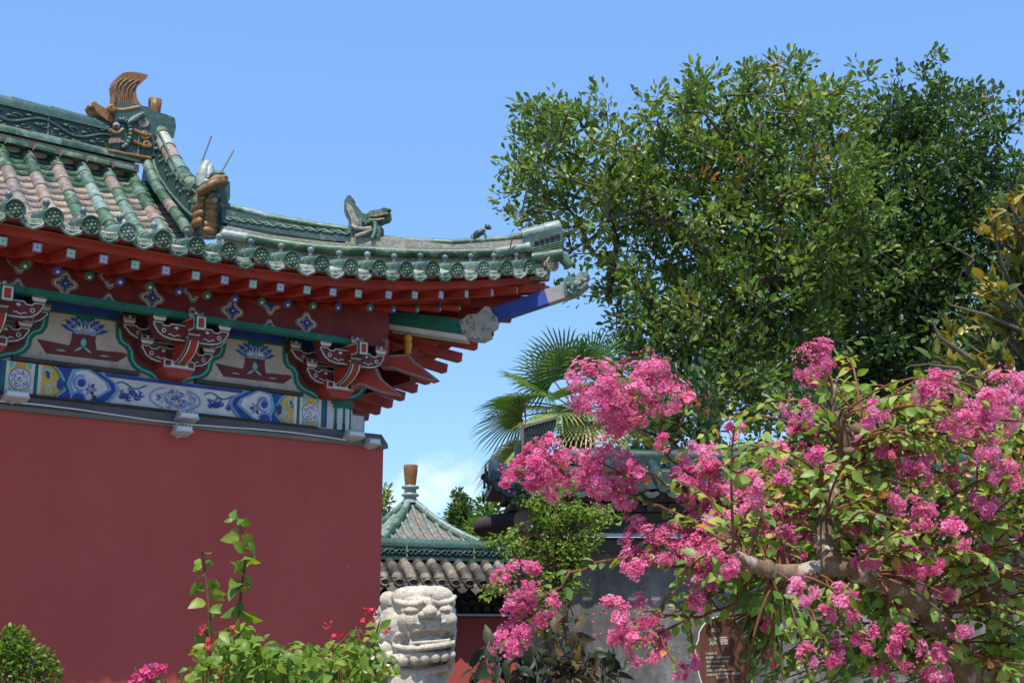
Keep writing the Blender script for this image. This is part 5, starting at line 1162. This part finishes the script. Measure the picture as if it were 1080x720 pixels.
# fan palm
PY = 16.5; pc = at(606, 432, PY); palm = empty('fan_palm', (pc.x, pc.y, 0), 0, 'fan palm with shaggy crown and drooping old fronds behind the stone wall', 'palm tree'); po = np.array(pc)
b = MB(); b.tube([(0,0,0),(.03,0,pc.z*.5),(0,0,pc.z-.1)], [.14,.13,.15], 12); b.build('trunk', M['fibre'], palm)
b = MB()
for i in range(160):
    a = RNG.uniform(0,2*PI); z = pc.z-.05-RNG.random()**1.2*.85; b.tube([(.10*math.cos(a),.10*math.sin(a),z),(.24*math.cos(a),.24*math.sin(a),z-.05),(.30*math.cos(a),.30*math.sin(a),z-.22)], [.012,.012,.006], 4)
b.build('trunk_fibre', M['fibre'], palm)
def frond(ax, length, fan, tilt, dry):
    ax = np.array(ax, float); ax /= np.linalg.norm(ax); c0 = np.array([0,0,pc.z]); droop = np.array([0,0,-1.])
    st = [c0+ax*length*t+droop*(.10*length*t*t) for t in np.linspace(0,1,6)]
    b = MB(); b.tube(st, [.018,.014,.012,.011,.010,.009], 5, 1, .4+.4*dry)
    hub = st[-1]; d = nrm((st[-1]-st[-2])[None])[0]; side = np.cross(d, [0,0,1]); side /= max(1e-6, np.linalg.norm(side)); nn_ = np.cross(side, d); nn_ = nn_*math.cos(tilt)+side*math.sin(tilt); side = np.cross(d, nn_)
    K = 34
    for i in range(K):
        a = (i/(K-1)-.5)*2*1.95; dr = d*math.cos(a)+side*math.sin(a); l = fan*(.72+.28*math.cos(a*.6))*RNG.uniform(.92,1.05); w = .0145
        sd = np.cross(nn_, dr); pts = []
        for t in (0,.3,.6,.82,1.):
            dp = (.10+.25*dry)*l*t**2.4 + (.25*l*max(0,t-.6)**1.6 if RNG.random() < .7 else 0); p = hub+dr*l*t+np.array([0,0,-dp])+nn_*.02*math.cos(i*PI)*(t > 0)*.0
            ww = w*(.35 if t == 0 else (1. if t < .7 else (.7 if t < .9 else .05))); pts += [p-sd*ww+nn_*ww*.5, p-nn_*ww*.35, p+sd*ww+nn_*ww*.5]
        v = float(np.clip(.25+.65*dry+RNG.normal()*.1, 0, 1)); 
        b.add(pts, [(3*k+j, 3*k+j+1, 3*k+j+4, 3*k+j+3) for k in range(4) for j in range(2)], 0, v)
    return b
RNG = np.random.default_rng(21)
for (ax, l, f, tl, dry) in [((-.25,-.3,1),.65,.62,.3,.05),((-.9,-.2,.65),.55,.62,-.4,.0),((-1,-.35,.2),.75,.6,.2,.15),((-1,-.1,-.05),.75,.62,.5,.35),((-.9,-.5,-.5),.7,.6,.2,.75),((.35,-.2,.95),.7,.6,-.3,.1),((.8,-.3,.55),.7,.6,.4,.1),((.9,-.3,.1),.7,.6,-.2,.3),((.15,-.9,.35),.6,.55,.1,.2),((-.4,-.9,-.1),.55,.6,0,.5),((.3,-.9,-.35),.55,.55,.1,.7),((.8,-.5,-.5),.6,.55,-.2,.6),((.2,.9,.4),.7,.6,0,.1),((-.5,.8,.3),.7,.6,0,.1),((.7,.7,.2),.7,.6,0,.1),((-.6,-.3,.9),.55,.6,.5,.05),((1,.1,-.2),.75,.6,.1,.4),((.05,-.5,1),.6,.55,0,.05),((-1,.2,-.55),.9,.62,.3,.8)]:
    frond(ax, l*.95, f*1.12, tl, min(1, dry+.03)).build('frond', [M['leaf_palm'], M['leaf_palm']], palm)

# generic leafy sprays: a path with leaves along it
class Spray:
    def __init__(s): s.P=[]; s.A=[]; s.N=[]; s.L=[]; s.W=[]; s.V=[]
    def put(s, p, a, n, l, w, v): s.P.append(np.array(p)); s.A.append(np.array(a)); s.N.append(np.array(n)); s.L.append(l); s.W.append(w); s.V.append(v)
    def along(s, pts, L, asp, gap, vb, vs=.15, start=.3, hang=.0, up=.6, ang=.9):
        pts = [np.array(p, float) for p in pts]; D = [0]
        for a, c in zip(pts[:-1], pts[1:]): D.append(D[-1]+np.linalg.norm(c-a))
        d = D[-1]*start; k = 0
        while d < D[-1]:
            i = min(int(np.searchsorted(D, d, 'right'))-1, len(pts)-2); t = pts[i+1]-pts[i]; ln = np.linalg.norm(t)
            if ln < 1e-6: d += gap; continue
            p = pts[i]+t*((d-D[i])/ln); t = t/ln; r = RNG.normal(size=3); sd = np.cross(t, [0,0,1])+r*.45; sd /= np.linalg.norm(sd); sg = 1 if k % 2 else -1
            a = t*math.cos(ang)+sd*sg*math.sin(ang)+np.array([0,0,-hang])+RNG.normal(size=3)*.18; l = L*RNG.uniform(.65,1.2)*(1-.35*(d/D[-1])**3)
            s.put(p+a*.012, a, np.array([0,-.25,up])+RNG.normal(size=3)*.38, l, l*asp*RNG.uniform(.85,1.15), float(np.clip(vb+RNG.normal()*vs, 0, 1))); d += gap*RNG.uniform(.7,1.3); k += 1
    def build(s, mat, root, org, droop=.15, fold=.18, name='foliage'):
        return leaf_mesh(name, np.array(s.P)-np.array(org), np.array(s.A), np.array(s.N), np.array(s.L), np.array(s.W), np.array(s.V), mat, root, True, droop, fold)
def curve(p, q, sag=.0, n=8, wob=.04):
    p = np.array(p, float); q = np.array(q, float); l = np.linalg.norm(q-p); off = RNG.normal(size=3)*wob*l
    return [p+(q-p)*t+off*math.sin(PI*t)+np.array([0,0,sag*l*math.sin(PI*t)]) for t in np.linspace(0,1,n)]

# ---- crape myrtle: mottled limbs, arching twigs, round leaves and crinkled pink panicles
RNG = np.random.default_rng(5)
MY = 4.7
cm = empty('crape_myrtle', (at(1045,740,MY).x, MY, 0), 0, 'crape myrtle with mottled limbs and large pink flower clusters on the right', 'flowering tree'); co = np.array(cm.location)
def A3(x, y, Y): return np.array(at(x, y, Y))
limb_paths = [
 ([(1075,900,MY),(1050,760,MY),(1022,705,MY-.02),(1000,672,MY-.05),(985,648,MY-.1),(968,630,MY-.1)], [.105,.085,.078,.070,.062,.056]),
 ([(970,632,MY-.1),(945,618,MY-.12),(920,606,MY-.15),(897,598,MY-.18),(872,597,MY-.2),(848,603,MY-.22),(826,605,MY-.24),(806,599,MY-.26),(788,588,MY-.28),(774,580,MY-.3)], [.056,.046,.042,.040,.038,.036,.035,.032,.026,.020]),
 ([(876,598,MY-.2),(872,575,MY-.15),(871,550,MY-.1),(878,520,MY-.05),(889,490,MY),(893,468,MY),(886,452,MY-.02),(879,436,MY-.03)], [.044,.038,.036,.036,.034,.030,.026,.020]),
 ([(1085,900,MY+.25),(1065,760,MY+.2),(1055,700,MY+.18),(1056,650,MY+.15),(1046,615,MY+.1),(1034,598,MY+.1),(1032,570,MY+.1),(1030,540,MY+.1)], [.095,.075,.068,.060,.048,.038,.026,.016]),
 ([(1040,606,MY+.1),(1022,612,MY+.05),(1010,622,MY),(1008,640,MY)], [.034,.028,.026,.024]),
 ([(985,648,MY-.1),(965,600,MY+.1),(975,560,MY+.2),(985,520,MY+.3),(1000,470,MY+.35)], [.03,.022,.018,.014,.009]),
 ([(1056,650,MY+.15),(1075,600,MY+.1),(1078,540,MY+.1),(1070,480,MY+.1)], [.035,.026,.018,.010]),
 ([(893,480,MY),(905,455,MY+.1),(915,440,MY+.15)], [.016,.011,.006])]
b = MB(); NODES = []
for pth, r in limb_paths:
    if pth[0][0] in (970, 876, 893): pth = [(x, y, Y-.42*min(1, (985-x)/60)) for x, y, Y in pth]
    P3 = [A3(*p) for p in pth]; r = [q*.82 for q in r]; b.tube([p-co+RNG.normal(size=3)*.006 for p in P3], r, 12)
    for i in range(len(P3)-1):
        for t in np.linspace(0, 1, 4): 
            q = P3[i]+(P3[i+1]-P3[i])*t
            if q[2] > 1.25: NODES.append(q)
p = A3(879,436,MY-.45)-co; b.tube([p, p+np.array([.01,0,.10])], [.008,.006], 6)
for i in range(40):
    k = RNG.integers(len(NODES)); b.ell(tuple(NODES[k]-co+RNG.normal(size=3)*.012), tuple(RNG.uniform(.018,.034,3)), 0, 0, 8, 6)
b.build('trunk', M['bark_pale'], cm)
CL = [(625,408,26),(648,432,24),(640,416,24),(683,398,26),(668,420,22),(705,415,20),(728,423,9),(690,385,14),(1010,505,16),(1040,530,18),(1062,500,18),(1025,575,17),(1055,560,15),(930,560,16),(915,590,14),(905,555,14),(870,535,16),(850,555,18),(835,540,14),(945,645,15),(915,670,14),(1010,660,14),(935,700,14),(880,690,14),(905,470,12),(940,480,14),(850,690,13),(1040,470,18),
 (578,488,24),(560,497,20),(540,503,16),(600,497,22),(590,510,18),(578,467,9),(640,498,28),(625,485,18),(662,505,18),(650,520,18),(672,495,12),(700,465,10),
 (775,450,13),(858,378,20),(858,392,18),(841,429,14),(857,441,11),(847,460,16),(735,485,20),(720,508,18),(748,500,16),(733,512,18),(762,530,22),(790,512,18),(803,543,20),(740,553,24),(738,580,22),(770,590,22),(720,575,16),
 (833,577,20),(820,592,16),(807,642,18),(807,657,9),(847,620,16),(893,633,14),(883,648,14),(947,527,16),(1007,563,17),(953,580,20),(980,590,15),(967,608,13),(997,627,11),(957,685,18),(983,700,18),(990,714,14),(1070,712,18),(973,543,16),(923,543,9),(860,503,16),(893,515,14),(813,693,9),
 (530,608,11),(556,613,20),(535,635,13),(578,638,14),(556,630,16),(553,656,20),(538,680,18),(545,668,16),(675,567,19),(706,567,18),(690,575,17),(669,596,16),(645,653,20),(679,645,16),(675,680,18),(694,677,15),(660,668,16),(761,549,18),(743,573,20),(733,595,18),(737,619,18),(767,592,18),(718,708,9),(733,697,8),
 (822,483,18),(866,483,15),(924,435,15),(991,412,22),(999,428,20),(1026,437,24),(1012,450,18),(1058,405,20),(1067,432,22),(1045,425,18),(978,467,20),(962,483,18),(968,503,13),(1023,496,9),(949,525,14),(972,552,14),(799,515,16),(790,534,16),(885,528,15),(1076,410,16),(1050,455,14),(830,500,14)]
CL = sorted(CL[:136], key=lambda c: -c[2])
KP = 6                                          # crinkled petals per floret
def panicle(c, r, root, org, vb):
    n = int(170*(r/.085)**2); n = max(36, min(n, 520)); ns = max(5, n//14); sc_ = rdir(ns)*(.35+.55*RNG.random((ns,1))**.6)*r*np.array([1,1,1.1]); k_ = RNG.integers(0, ns, n)
    d = rdir(n); u = sc_[k_]+d*(RNG.random((n,1))**.4)*r*.34; cen = c+u; out = nrm(u+np.array([0,-.2,.25])*r)
    t1 = nrm(np.cross(out, RNG.normal(size=(n,3)))); t2 = np.cross(out, t1); V = []; Fc = []; Av = []; tone = np.clip(vb+RNG.normal(size=n)*.20, 0, 1); o = 0; fr = RNG.uniform(.0085,.0135,(n,1))
    for k in range(KP):
        a = 2*PI*k/KP+RNG.random((n,1))*.6; e = t1*np.cos(a)+t2*np.sin(a); s_ = -t1*np.sin(a)+t2*np.cos(a)
        j = lambda m: RNG.normal(size=(n,3))*m*fr
        b0 = cen+e*fr*.25; l = cen+e*fr*.75+s_*fr*.5+out*fr*.25+j(.16); m_ = cen+e*fr*.95+out*fr*RNG.uniform(-.1,.4,(n,1))+j(.12); r_ = cen+e*fr*.75-s_*fr*.5+out*fr*.25+j(.16)
        V.append(np.stack([b0,l,m_,r_],1).reshape(-1,3)); Fc.append(np.arange(n)[:,None]*4+o+np.array([[0,1,2]])); Fc.append(np.arange(n)[:,None]*4+o+np.array([[0,2,3]])); tt = np.clip(tone+RNG.normal(size=n)*.1, 0, 1); Av += [tt, tt]; o += 4*n
    mi = [np.zeros(len(f), int) for f in Fc]
    q = np.stack([cen+out*fr*.15+t1*.0014, cen+out*fr*.55, cen+out*fr*.15-t1*.0014], 1).reshape(-1,3); V.append(q); f = np.arange(n)[:,None]*3+o+np.array([[0,1,2]]); Fc.append(f); Av.append(np.zeros(n)); mi.append(np.ones(n, int)); o += 3*n
    V = np.concatenate(V)-np.array(org)
    # buds
    nb = max(4, n//5); c2 = c+rdir(nb)*r*RNG.uniform(.75,1.04,(nb,1)); bb = []
    ax = np.array([[1,0,0],[-1,0,0],[0,1,0],[0,-1,0],[0,0,1],[0,0,-1.]])*.0045; oct_ = np.array([[0,2,4],[2,1,4],[1,3,4],[3,0,4],[2,0,5],[1,2,5],[3,1,5],[0,3,5]])
    V = np.concatenate([V]+[(c2[i]-np.array(org))+ax for i in range(nb)]); ff = np.concatenate([oct_+o+6*i for i in range(nb)]); Fc.append(ff); Av.append(np.full(len(ff), .25)); mi.append(np.zeros(len(ff), int))
    return fast_mesh('flower_cluster', V, Fc, Av, [M['petal'], M['stamen']], root, mi, smooth=False)
twb = MB(); sp = Spray(); NA = np.array(NODES)
def depth_of(px, py):
    if px < 720: return MY-.55 + RNG.uniform(-.15,.2)
    return MY-.45+RNG.uniform(-.5,.3)
def twig_to(t, start=.25, gap=.022, r0=.0050, L=.052, vb=.5, sag=None, src=None):
    if src is None:
        d = np.linalg.norm(NA-t, axis=1)+1.2*np.maximum(0, NA[:,2]-t[2]); src = NA[int(np.argmin(d+RNG.random(len(d))*.25))]
    pts = curve(src, t, RNG.uniform(.05,.2) if sag is None else sag, 9, .05); twb.tube([p-co for p in pts], list(np.linspace(r0, .0028, 9)), 5, 0, 0, caps=False)
    ln = sum(np.linalg.norm(a-c) for a, c in zip(pts[:-1], pts[1:])); sp.along(pts, L, .62, gap, vb, .2, max(start, 1-.62/max(ln, .01)), .25, .6, 1.05); return pts
main = {}                                       # long arching twigs reach the outlying sprays on the left
LT = [((774,580),[(775,540),(745,515),(715,488),(680,462),(655,430),(632,412)]), ((774,580),[(750,540),(720,515),(690,500),(640,498)]), ((774,580),[(745,560),(700,535),(640,512),(590,500),(545,502)]),
      ((774,580),[(735,590),(690,580),(640,590),(600,605),(575,632),(553,656),(540,680)]), ((774,580),[(760,620),(720,640),(690,650),(650,655)]), ((774,580),[(740,640),(700,665),(675,680)]), ((774,580),[(730,600),(680,596),(655,590)]), ((879,440),[(870,415),(860,385)]),
      ((800,598),[(770,640),(740,650),(700,648),(690,650)]), ((885,460),[(850,450),(800,440),(775,450)]), ((885,480),[(840,470),(790,500),(740,490)])]
LN = []
for s_, pth in LT:
    Y = MY-.3; P3 = [A3(*s_, Y)]+[A3(x, y, Y-.03*i+RNG.uniform(-.03,.03)) for i, (x, y) in enumerate(pth)]
    fine = []
    for a, c in zip(P3[:-1], P3[1:]): fine += [a+(c-a)*t for t in (0,.33,.66)]
    fine.append(P3[-1]); fine = [f+RNG.normal(size=3)*.006 for f in fine]; twb.tube([p-co for p in fine], list(np.linspace(.0075,.003,len(fine))), 6, 0, 0, caps=False); LN += fine[2:]
    sp.along(fine, .050, .64, .024, .52, .2, .12, .25, .6, 1.05)
LNA = np.array(LN)
for i, (x, y, r) in enumerate(CL):
    Y = depth_of(x, y); t = A3(x, y, Y)
    if x < 760:
        k = int(np.argmin(np.linalg.norm(LNA-t, axis=1))); Y = LNA[k][1]+RNG.uniform(-.10,.10); t = A3(x, y, Y); src = LNA[max(0, k-1)]
        pts = curve(src, t, .05, 6, .05); twb.tube([p-co for p in pts], list(np.linspace(.0045,.002,6)), 5, 0, 0, caps=False); sp.along(pts, .040, .62, .03, .5, .2, .2, .2, .6)
    else: twig_to(t, vb=.55)
    rm = r/F*Y*1.2
    if i < 100: panicle(t, rm, cm, co, .40+RNG.normal()*.12)
rest = [CL[i] for i in range(100, len(CL))]
ob = []
for (x, y, r) in rest:
    Y = depth_of(x, y) if x > 760 else MY-.5; ob.append(panicle(A3(x, y, Y), r/F*Y*1.02, cm, co, .42))
# join the few small remaining ones into one mass
bm_all = None
import bmesh
bmx = bmesh.new()
for o in ob: bmx.from_mesh(o.data)
me = bpy.data.meshes.new('flower_mass'); bmx.to_mesh(me); bmx.free()
for mm in (M['petal'], M['stamen']): me.materials.append(mm)
for o in ob: bpy.data.objects.remove(o)
fo = bpy.data.objects.new('flower_mass', me); COL.objects.link(fo); fo.parent = cm; fo['kind'] = 'stuff'
# leafy twigs without flowers, thick on the right
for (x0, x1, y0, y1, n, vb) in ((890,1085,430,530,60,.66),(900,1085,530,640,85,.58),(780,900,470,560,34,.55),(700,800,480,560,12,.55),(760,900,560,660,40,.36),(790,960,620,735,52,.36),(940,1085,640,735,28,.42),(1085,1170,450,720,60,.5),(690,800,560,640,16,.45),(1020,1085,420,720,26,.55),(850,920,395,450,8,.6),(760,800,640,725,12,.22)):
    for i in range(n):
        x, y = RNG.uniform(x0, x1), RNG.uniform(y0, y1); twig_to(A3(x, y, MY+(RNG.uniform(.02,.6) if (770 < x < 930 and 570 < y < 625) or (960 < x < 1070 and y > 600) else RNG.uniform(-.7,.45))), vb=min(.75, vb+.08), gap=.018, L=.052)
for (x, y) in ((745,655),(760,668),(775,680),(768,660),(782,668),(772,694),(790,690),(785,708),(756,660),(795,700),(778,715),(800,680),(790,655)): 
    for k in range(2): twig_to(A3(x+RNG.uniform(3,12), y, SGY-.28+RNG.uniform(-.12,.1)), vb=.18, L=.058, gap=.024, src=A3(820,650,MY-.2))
twb.build('twigs', M['twig'], cm)
LP = np.array(sp.P); s0 = at(735, 640, SGY); s1 = at(768, 735, SGY)      # the gardener keeps the name board clear
kp = ~((LP[:,0] > s0.x-.02) & (LP[:,0] < s1.x+.02) & (LP[:,2] < s0.z-.02) & (LP[:,1] < SGY+.02))
for pth, _ in limb_paths[:5]:                    # old limbs stay mostly bare
    Q = np.array([A3(x, y, Y-(.42*min(1, (985-x)/60) if pth[0][0] in (970, 876, 893) else 0)) for x, y, Y in pth if y < (472 if pth[0][0] == 876 else 760)]); Q = np.concatenate([Q[:-1]+(Q[1:]-Q[:-1])*t for t in (0,.25,.5,.75)])
    D2 = np.sqrt((LP[:,None,0]-Q[None,:,0])**2+(LP[:,None,2]-Q[None,:,2])**2); k2 = D2.argmin(1); kp &= ~((D2.min(1) < .055) & (LP[:,1] < Q[k2,1]+.05) & (RNG.random(len(LP)) < .8))
for nm in 'PANLWV': setattr(sp, nm, [q for q, k in zip(getattr(sp, nm), kp) if k])
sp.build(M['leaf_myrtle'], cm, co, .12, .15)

# ---- magnolia reaching in from the right edge, some leaves yellowed
RNG = np.random.default_rng(11)
mo = np.array([at(1130,600,7.5).x, 7.5, 0]); mg = empty('magnolia_tree', tuple(mo), 0, 'magnolia branches with yellowed glossy leaves reaching in at the right edge', 'tree')
b = MB(); sp = Spray()
b.tube([(0,0,0),(.02,0,1.2),(-.03,.02,2.0),(.03,.05,2.8),(-.02,0,3.6),(.02,0,4.2)], [.085,.066,.05,.036,.02,.008], 10)
def mtips(lst, vb):
    for (x, y) in lst:
        Y = 7.5+RNG.uniform(-.35,.35); t = A3(x, y, Y); s_ = mo+np.array([0,0,max(1.6, t[2]-RNG.uniform(.15,.6))]); pts = curve(s_, t, -.08, 7, .05); b.tube([p-mo for p in pts], list(np.linspace(.018,.006,7)), 5, 0, 0, caps=False)
        d = nrm((pts[-1]-pts[-2])[None])[0]
        for k in range(13):
            a = d*.5+np.array([0,0,.45])+rdir(1)[0]*.9; l = RNG.uniform(.08,.135); sp.put(t+rdir(1)[0]*.03-d*RNG.uniform(0,.14), a, np.array([0,-.4,.6])+RNG.normal(size=3)*.5, l, l*.42, float(np.clip(vb+RNG.normal()*.16, 0, 1)))
mtips([(1062,212),(1078,205),(1066,232),(1046,228),(1040,242),(1058,250),(1074,244),(1068,264),(1040,298)], .74)
mtips([(1060,285),(1074,300),(1048,320),(1066,335),(1030,345),(1046,372),(1064,362),(1022,388),(1078,345),(1062,392),(1040,405),(1010,370),(1068,290),(1052,300),(1075,275),(1060,318),(1045,330),(1078,310),(1020,352),(1005,365),(1040,360),(1062,350),(1015,380),(1035,385),(1055,378),(1000,395),(1075,372),(985,375),(1028,402),(1070,400),(1055,410),(1000,348)], .50)
mtips([(RNG.uniform(1090,1215), RNG.uniform(200,440)) for k in range(46)], .40)
mtips([(RNG.uniform(1085,1180), RNG.uniform(150,260)) for k in range(16)], .55)
for pth in ([(1110,362),(1070,345),(1040,332),(1003,322)],[(1040,392),(1015,372),(990,355),(982,335)],[(1050,425),(1030,400),(1010,388),(978,384),(958,386)]): b.tube([A3(x, y, 7.3)-mo for x, y in pth], [.018,.014,.010,.005,.004][:len(pth)], 6, 0, 0, caps=False)
b.build('trunk', M['bark'], mg); sp.build(M['leaf_yellow'], mg, mo, .1, .2)

# ---- climbing vine on the stone wall corner
RNG = np.random.default_rng(12); VY = 10.9
vo = np.array([at(585,690,VY).x, VY, 0]); vn = empty('climbing_vine', tuple(vo), 0, 'bright green small leaved vine hanging over the corner of the grey stone wall', 'plant')
b = MB(); sp = Spray()
lob = [(575,540,22),(600,535,24),(590,560,28),(610,560,24),(568,565,16),(590,590,26),(575,610,22),(604,595,20),(620,545,20),(636,545,14),(545,575,12),(522,572,12),(530,590,11),(508,576,8),(515,612,10),(510,625,9),(580,630,16),(590,655,12),(575,660,12),(558,515,6),(600,510,6),(572,520,10),(540,530,6),(630,570,14),(612,620,12),(540,565,10),(650,545,12),(560,580,22),(600,575,26),(555,530,12)]
for (x, y, r) in lob:
    for k in range(int(r*.95)):
        a = RNG.uniform(0,2*PI); q = r*math.sqrt(RNG.random()); t = A3(x+q*math.cos(a), y+q*math.sin(a), VY+RNG.uniform(-.3,.25)); s_ = A3(585+RNG.uniform(-14,20), min(690, y+RNG.uniform(5,70)), VY+RNG.uniform(-.1,.2)) if x > 550 else A3(560+RNG.uniform(-10,10), y+RNG.uniform(-15,10), VY+.1)
        pts = curve(s_, t, .12, 6, .08); 
        if k % 2 == 0: b.tube([p-vo for p in pts], list(np.linspace(.006,.002,6)), 4, 0, 0, caps=False)
        sp.along(pts[2:], .050, .5, .022, .55, .22, .15, .1, .6, .9)
b.tube([(0,0,0),(.03,0,1.2),(-.02,0,2.4)], [.03,.025,.015], 7); b.build('stems', M['twig_green'], vn); M['leaf_vine'] = leafmat('vine_leaf', [(0,(.07,.16,.02)),(.6,(.19,.33,.035)),(1,(.34,.45,.07))], .45, .45); sp.build(M['leaf_vine'], vn, vo, .1, .15)

# ---- bronze leaved shrub
RNG = np.random.default_rng(13); BY = 6.2
bo = np.array([at(580,740,BY).x, BY, 0]); bz = empty('bronze_shrub', tuple(bo), 0, 'shrub with large dark bronze and olive leaves at the bottom centre of the photo', 'shrub')
b = MB(); sp = Spray()
for pth in ([(570,760),(575,725),(588,700),(597,672),(594,655)],[(585,760),(605,718),(618,702),(625,690)],[(540,760),(528,725),(515,695)],[(555,760),(550,720),(545,700)]): b.tube([A3(x, y, BY)-bo for x, y in pth], list(np.linspace(.016,.007,len(pth))), 6)
for (x, y, r, n, vb) in ((510,700,16,12,.25),(525,690,14,9,.35),(500,715,10,7,.3),(535,710,18,14,.4),(560,705,20,16,.35),(552,690,12,8,.4),(580,715,18,14,.6),(600,705,16,10,.62),(597,660,14,9,.72),(612,690,14,9,.75),(632,705,18,14,.45),(640,700,14,10,.3),(615,715,16,12,.75),(565,720,22,14,.4),(590,688,14,7,.5),(650,712,10,7,.4)):
    for k in range(n):
        a = RNG.uniform(0,2*PI); q = r*math.sqrt(RNG.random()); p = A3(x+q*math.cos(a), y+q*math.sin(a), BY+RNG.uniform(-.22,.22)); l = RNG.uniform(.07,.12)
        sp.put(p, RNG.normal(size=3)*.6+np.array([0,-.2,.25]), np.array([0,-.5,.7])+RNG.normal(size=3)*.5, l, l*.5, float(np.clip(vb+RNG.normal()*.18,0,1)))
for k in range(26):
    x = 500+RNG.random()*150; p = A3(x, 745, BY+RNG.uniform(-.2,.2)); b.tube([(p[0]-bo[0], p[1]-bo[1], .0), tuple(A3(x+RNG.uniform(-12,12), 695+RNG.uniform(0,20), p[1])-bo)], [.012,.004], 5, 0, 0, caps=False)
b.build('stems', M['bark'], bz); sp.build(M['leaf_red'], bz, bo, .18, .2)

# ---- bougainvillea at the lower left, tall shoots against the red wall
RNG = np.random.default_rng(14)
def bract(sp_, p, k=4, r=.028):
    for i in range(k):
        for j in range(3):
            a = j*2.1+RNG.random(); d = np.array([math.cos(a)*.8, -.3+RNG.normal()*.3, math.sin(a)*.6+.4]); l = r*RNG.uniform(.8,1.2); sp_.put(p+RNG.normal(size=3)*r*.45, d, RNG.normal(size=3)+np.array([0,-.8,.3]), l, l*.85, RNG.random())
GY = 5.0
go = np.array([at(290,760,GY).x, GY, 0]); bg_ = empty('bougainvillea_bush', tuple(go), 0, 'bougainvillea bush with two tall leafy shoots and red flowers before the red wall', 'shrub')
b = MB(); sp = Spray(); fl = Spray()
for pth, L in (([(255,720),(253,690),(251,655),(254,625),(258,595),(259,570),(250,545),(246,536)],.078),([(224,720),(222,680),(221,650),(219,625),(216,600),(213,580)],.068),([(362,735),(375,700),(382,680),(375,660)],.05),([(300,740),(297,700),(299,685)],.04),([(385,740),(388,700),(396,672),(400,655)],.045),([(345,740),(340,705),(352,685),(372,664)],.045)):
    pts = [A3(x, y, GY+RNG.uniform(-.05,.05)) for x, y in pth]; b.tube([p-go for p in pts], list(np.linspace(.0075,.003,len(pts))), 6)
    fine = []
    for a, c in zip(pts[:-1], pts[1:]): fine += [a+(c-a)*t for t in (0,.5)]
    fine.append(pts[-1]); sp.along(fine, L, .74, .019, .66, .22, .12, .75, .25, 1.1)
for (x, y, r, n) in ((225,690,20,30),(250,680,28,60),(240,705,40,95),(285,705,34,85),(320,705,34,85),(355,700,28,60),(380,690,22,42),(400,705,20,30),(270,690,22,40),(300,700,26,50),(335,720,46,90),(260,725,50,110),(388,715,22,40),(392,665,10,9),(210,712,16,16)):
    for k in range(n):
        a = RNG.uniform(0,2*PI); q = r*math.sqrt(RNG.random()); p = A3(x+q*math.cos(a), y+q*.8*math.sin(a), GY+RNG.uniform(-.32,.28)); l = RNG.uniform(.035,.062)
        sp.put(p, RNG.normal(size=3)*.6+np.array([0,-.35,-.1]), np.array([0,-.35,.85])+RNG.normal(size=3)*.4, l, l*.62, float(np.clip(.62+RNG.normal()*.24,0,1)))
for k in range(60): 
    x = RNG.uniform(205,400); p = A3(x, 760, GY+RNG.uniform(-.25,.25)); b.tube([(p[0]-go[0], p[1]-go[1], .0), tuple(A3(x+RNG.uniform(-10,10), 695+RNG.uniform(0,30), p[1])-go)], [.010,.003], 5, 0, 0, caps=False)
b.build('stems', M['twig_green'], bg_); sp.build(M['leaf_fresh'], bg_, go, .2, .15)
for i, (x, y, r) in enumerate(((214,664,.015),(220,681,.024),(240,696,.022),(245,663,.013),(345,661,.014),(356,671,.019),(390,646,.022),(393,656,.013),(408,665,.014),(367,704,.012))):
    fl = Spray(); bract(fl, A3(x, y, GY-.1), 4, r); fl.build(M['petal_red'], bg_, go, .1, .15, 'flower')
ho = np.array([at(155,740,5.0).x, 5.0, 0]); hb = empty('bougainvillea_sprig', tuple(ho), 0, 'short sprig with hot pink flowers at the bottom edge below the red wall', 'plant')
b = MB(); b.tube([(0,0,0),tuple(A3(155,715,5.0)-ho)], [.01,.004], 6); b.build('stems', M['twig_green'], hb)
for (x, y, r) in ((142,715,.022),(156,707,.024),(167,708,.024),(150,717,.022),(172,704,.017),(160,717,.022)): fl = Spray(); bract(fl, A3(x, y, 5.0), 5, r); fl.build(M['petal_hot'], hb, ho, .1, .15, 'flower')
sp = Spray()
for k in range(26): l = .04; sp.put(A3(RNG.uniform(140,178), RNG.uniform(714,735), 5.0), RNG.normal(size=3), np.array([0,-.3,1])+RNG.normal(size=3)*.4, l, l*.6, .5+RNG.normal()*.2)
sp.build(M['leaf_fresh'], hb, ho)

# ---- rounded small leaved bush in the lower left corner
RNG = np.random.default_rng(15); CY = 7.0
so_ = np.array([at(20,760,CY).x, CY, 0]); sb_ = empty('clipped_bush', tuple(so_), 0, 'rounded small leaved green bush in the lower left corner', 'shrub')
b = MB(); sp = Spray()
for (x, y, r, n) in ((5,690,28,500),(18,678,16,200),(28,695,20,260),(44,700,14,170),(55,708,10,110),(5,720,34,450),(35,725,26,300),(-20,700,30,300),(8,668,8,60)):
    for k in range(n):
        d = rdir(1)[0]; q = RNG.random()**.4; c = A3(x, y, CY); p = c+d*q*r/F*CY; l = RNG.uniform(.020,.034); sp.put(p, d+RNG.normal(size=3)*.6+np.array([0,0,.3]), d*.4+np.array([0,-.2,.7])+RNG.normal(size=3)*.4, l, l*.6, float(np.clip(.45+RNG.normal()*.22,0,1)))
for k in range(30): p = A3(RNG.uniform(-10,50), RNG.uniform(690,715), CY+RNG.uniform(-.1,.1)); b.tube([(RNG.normal()*.05,0,0), tuple(p-so_)], [.012,.003], 5, 0, 0, caps=False)
b.build('stems', M['bark'], sb_); sp.build(M['leaf_fresh'], sb_, so_, .1, .15)
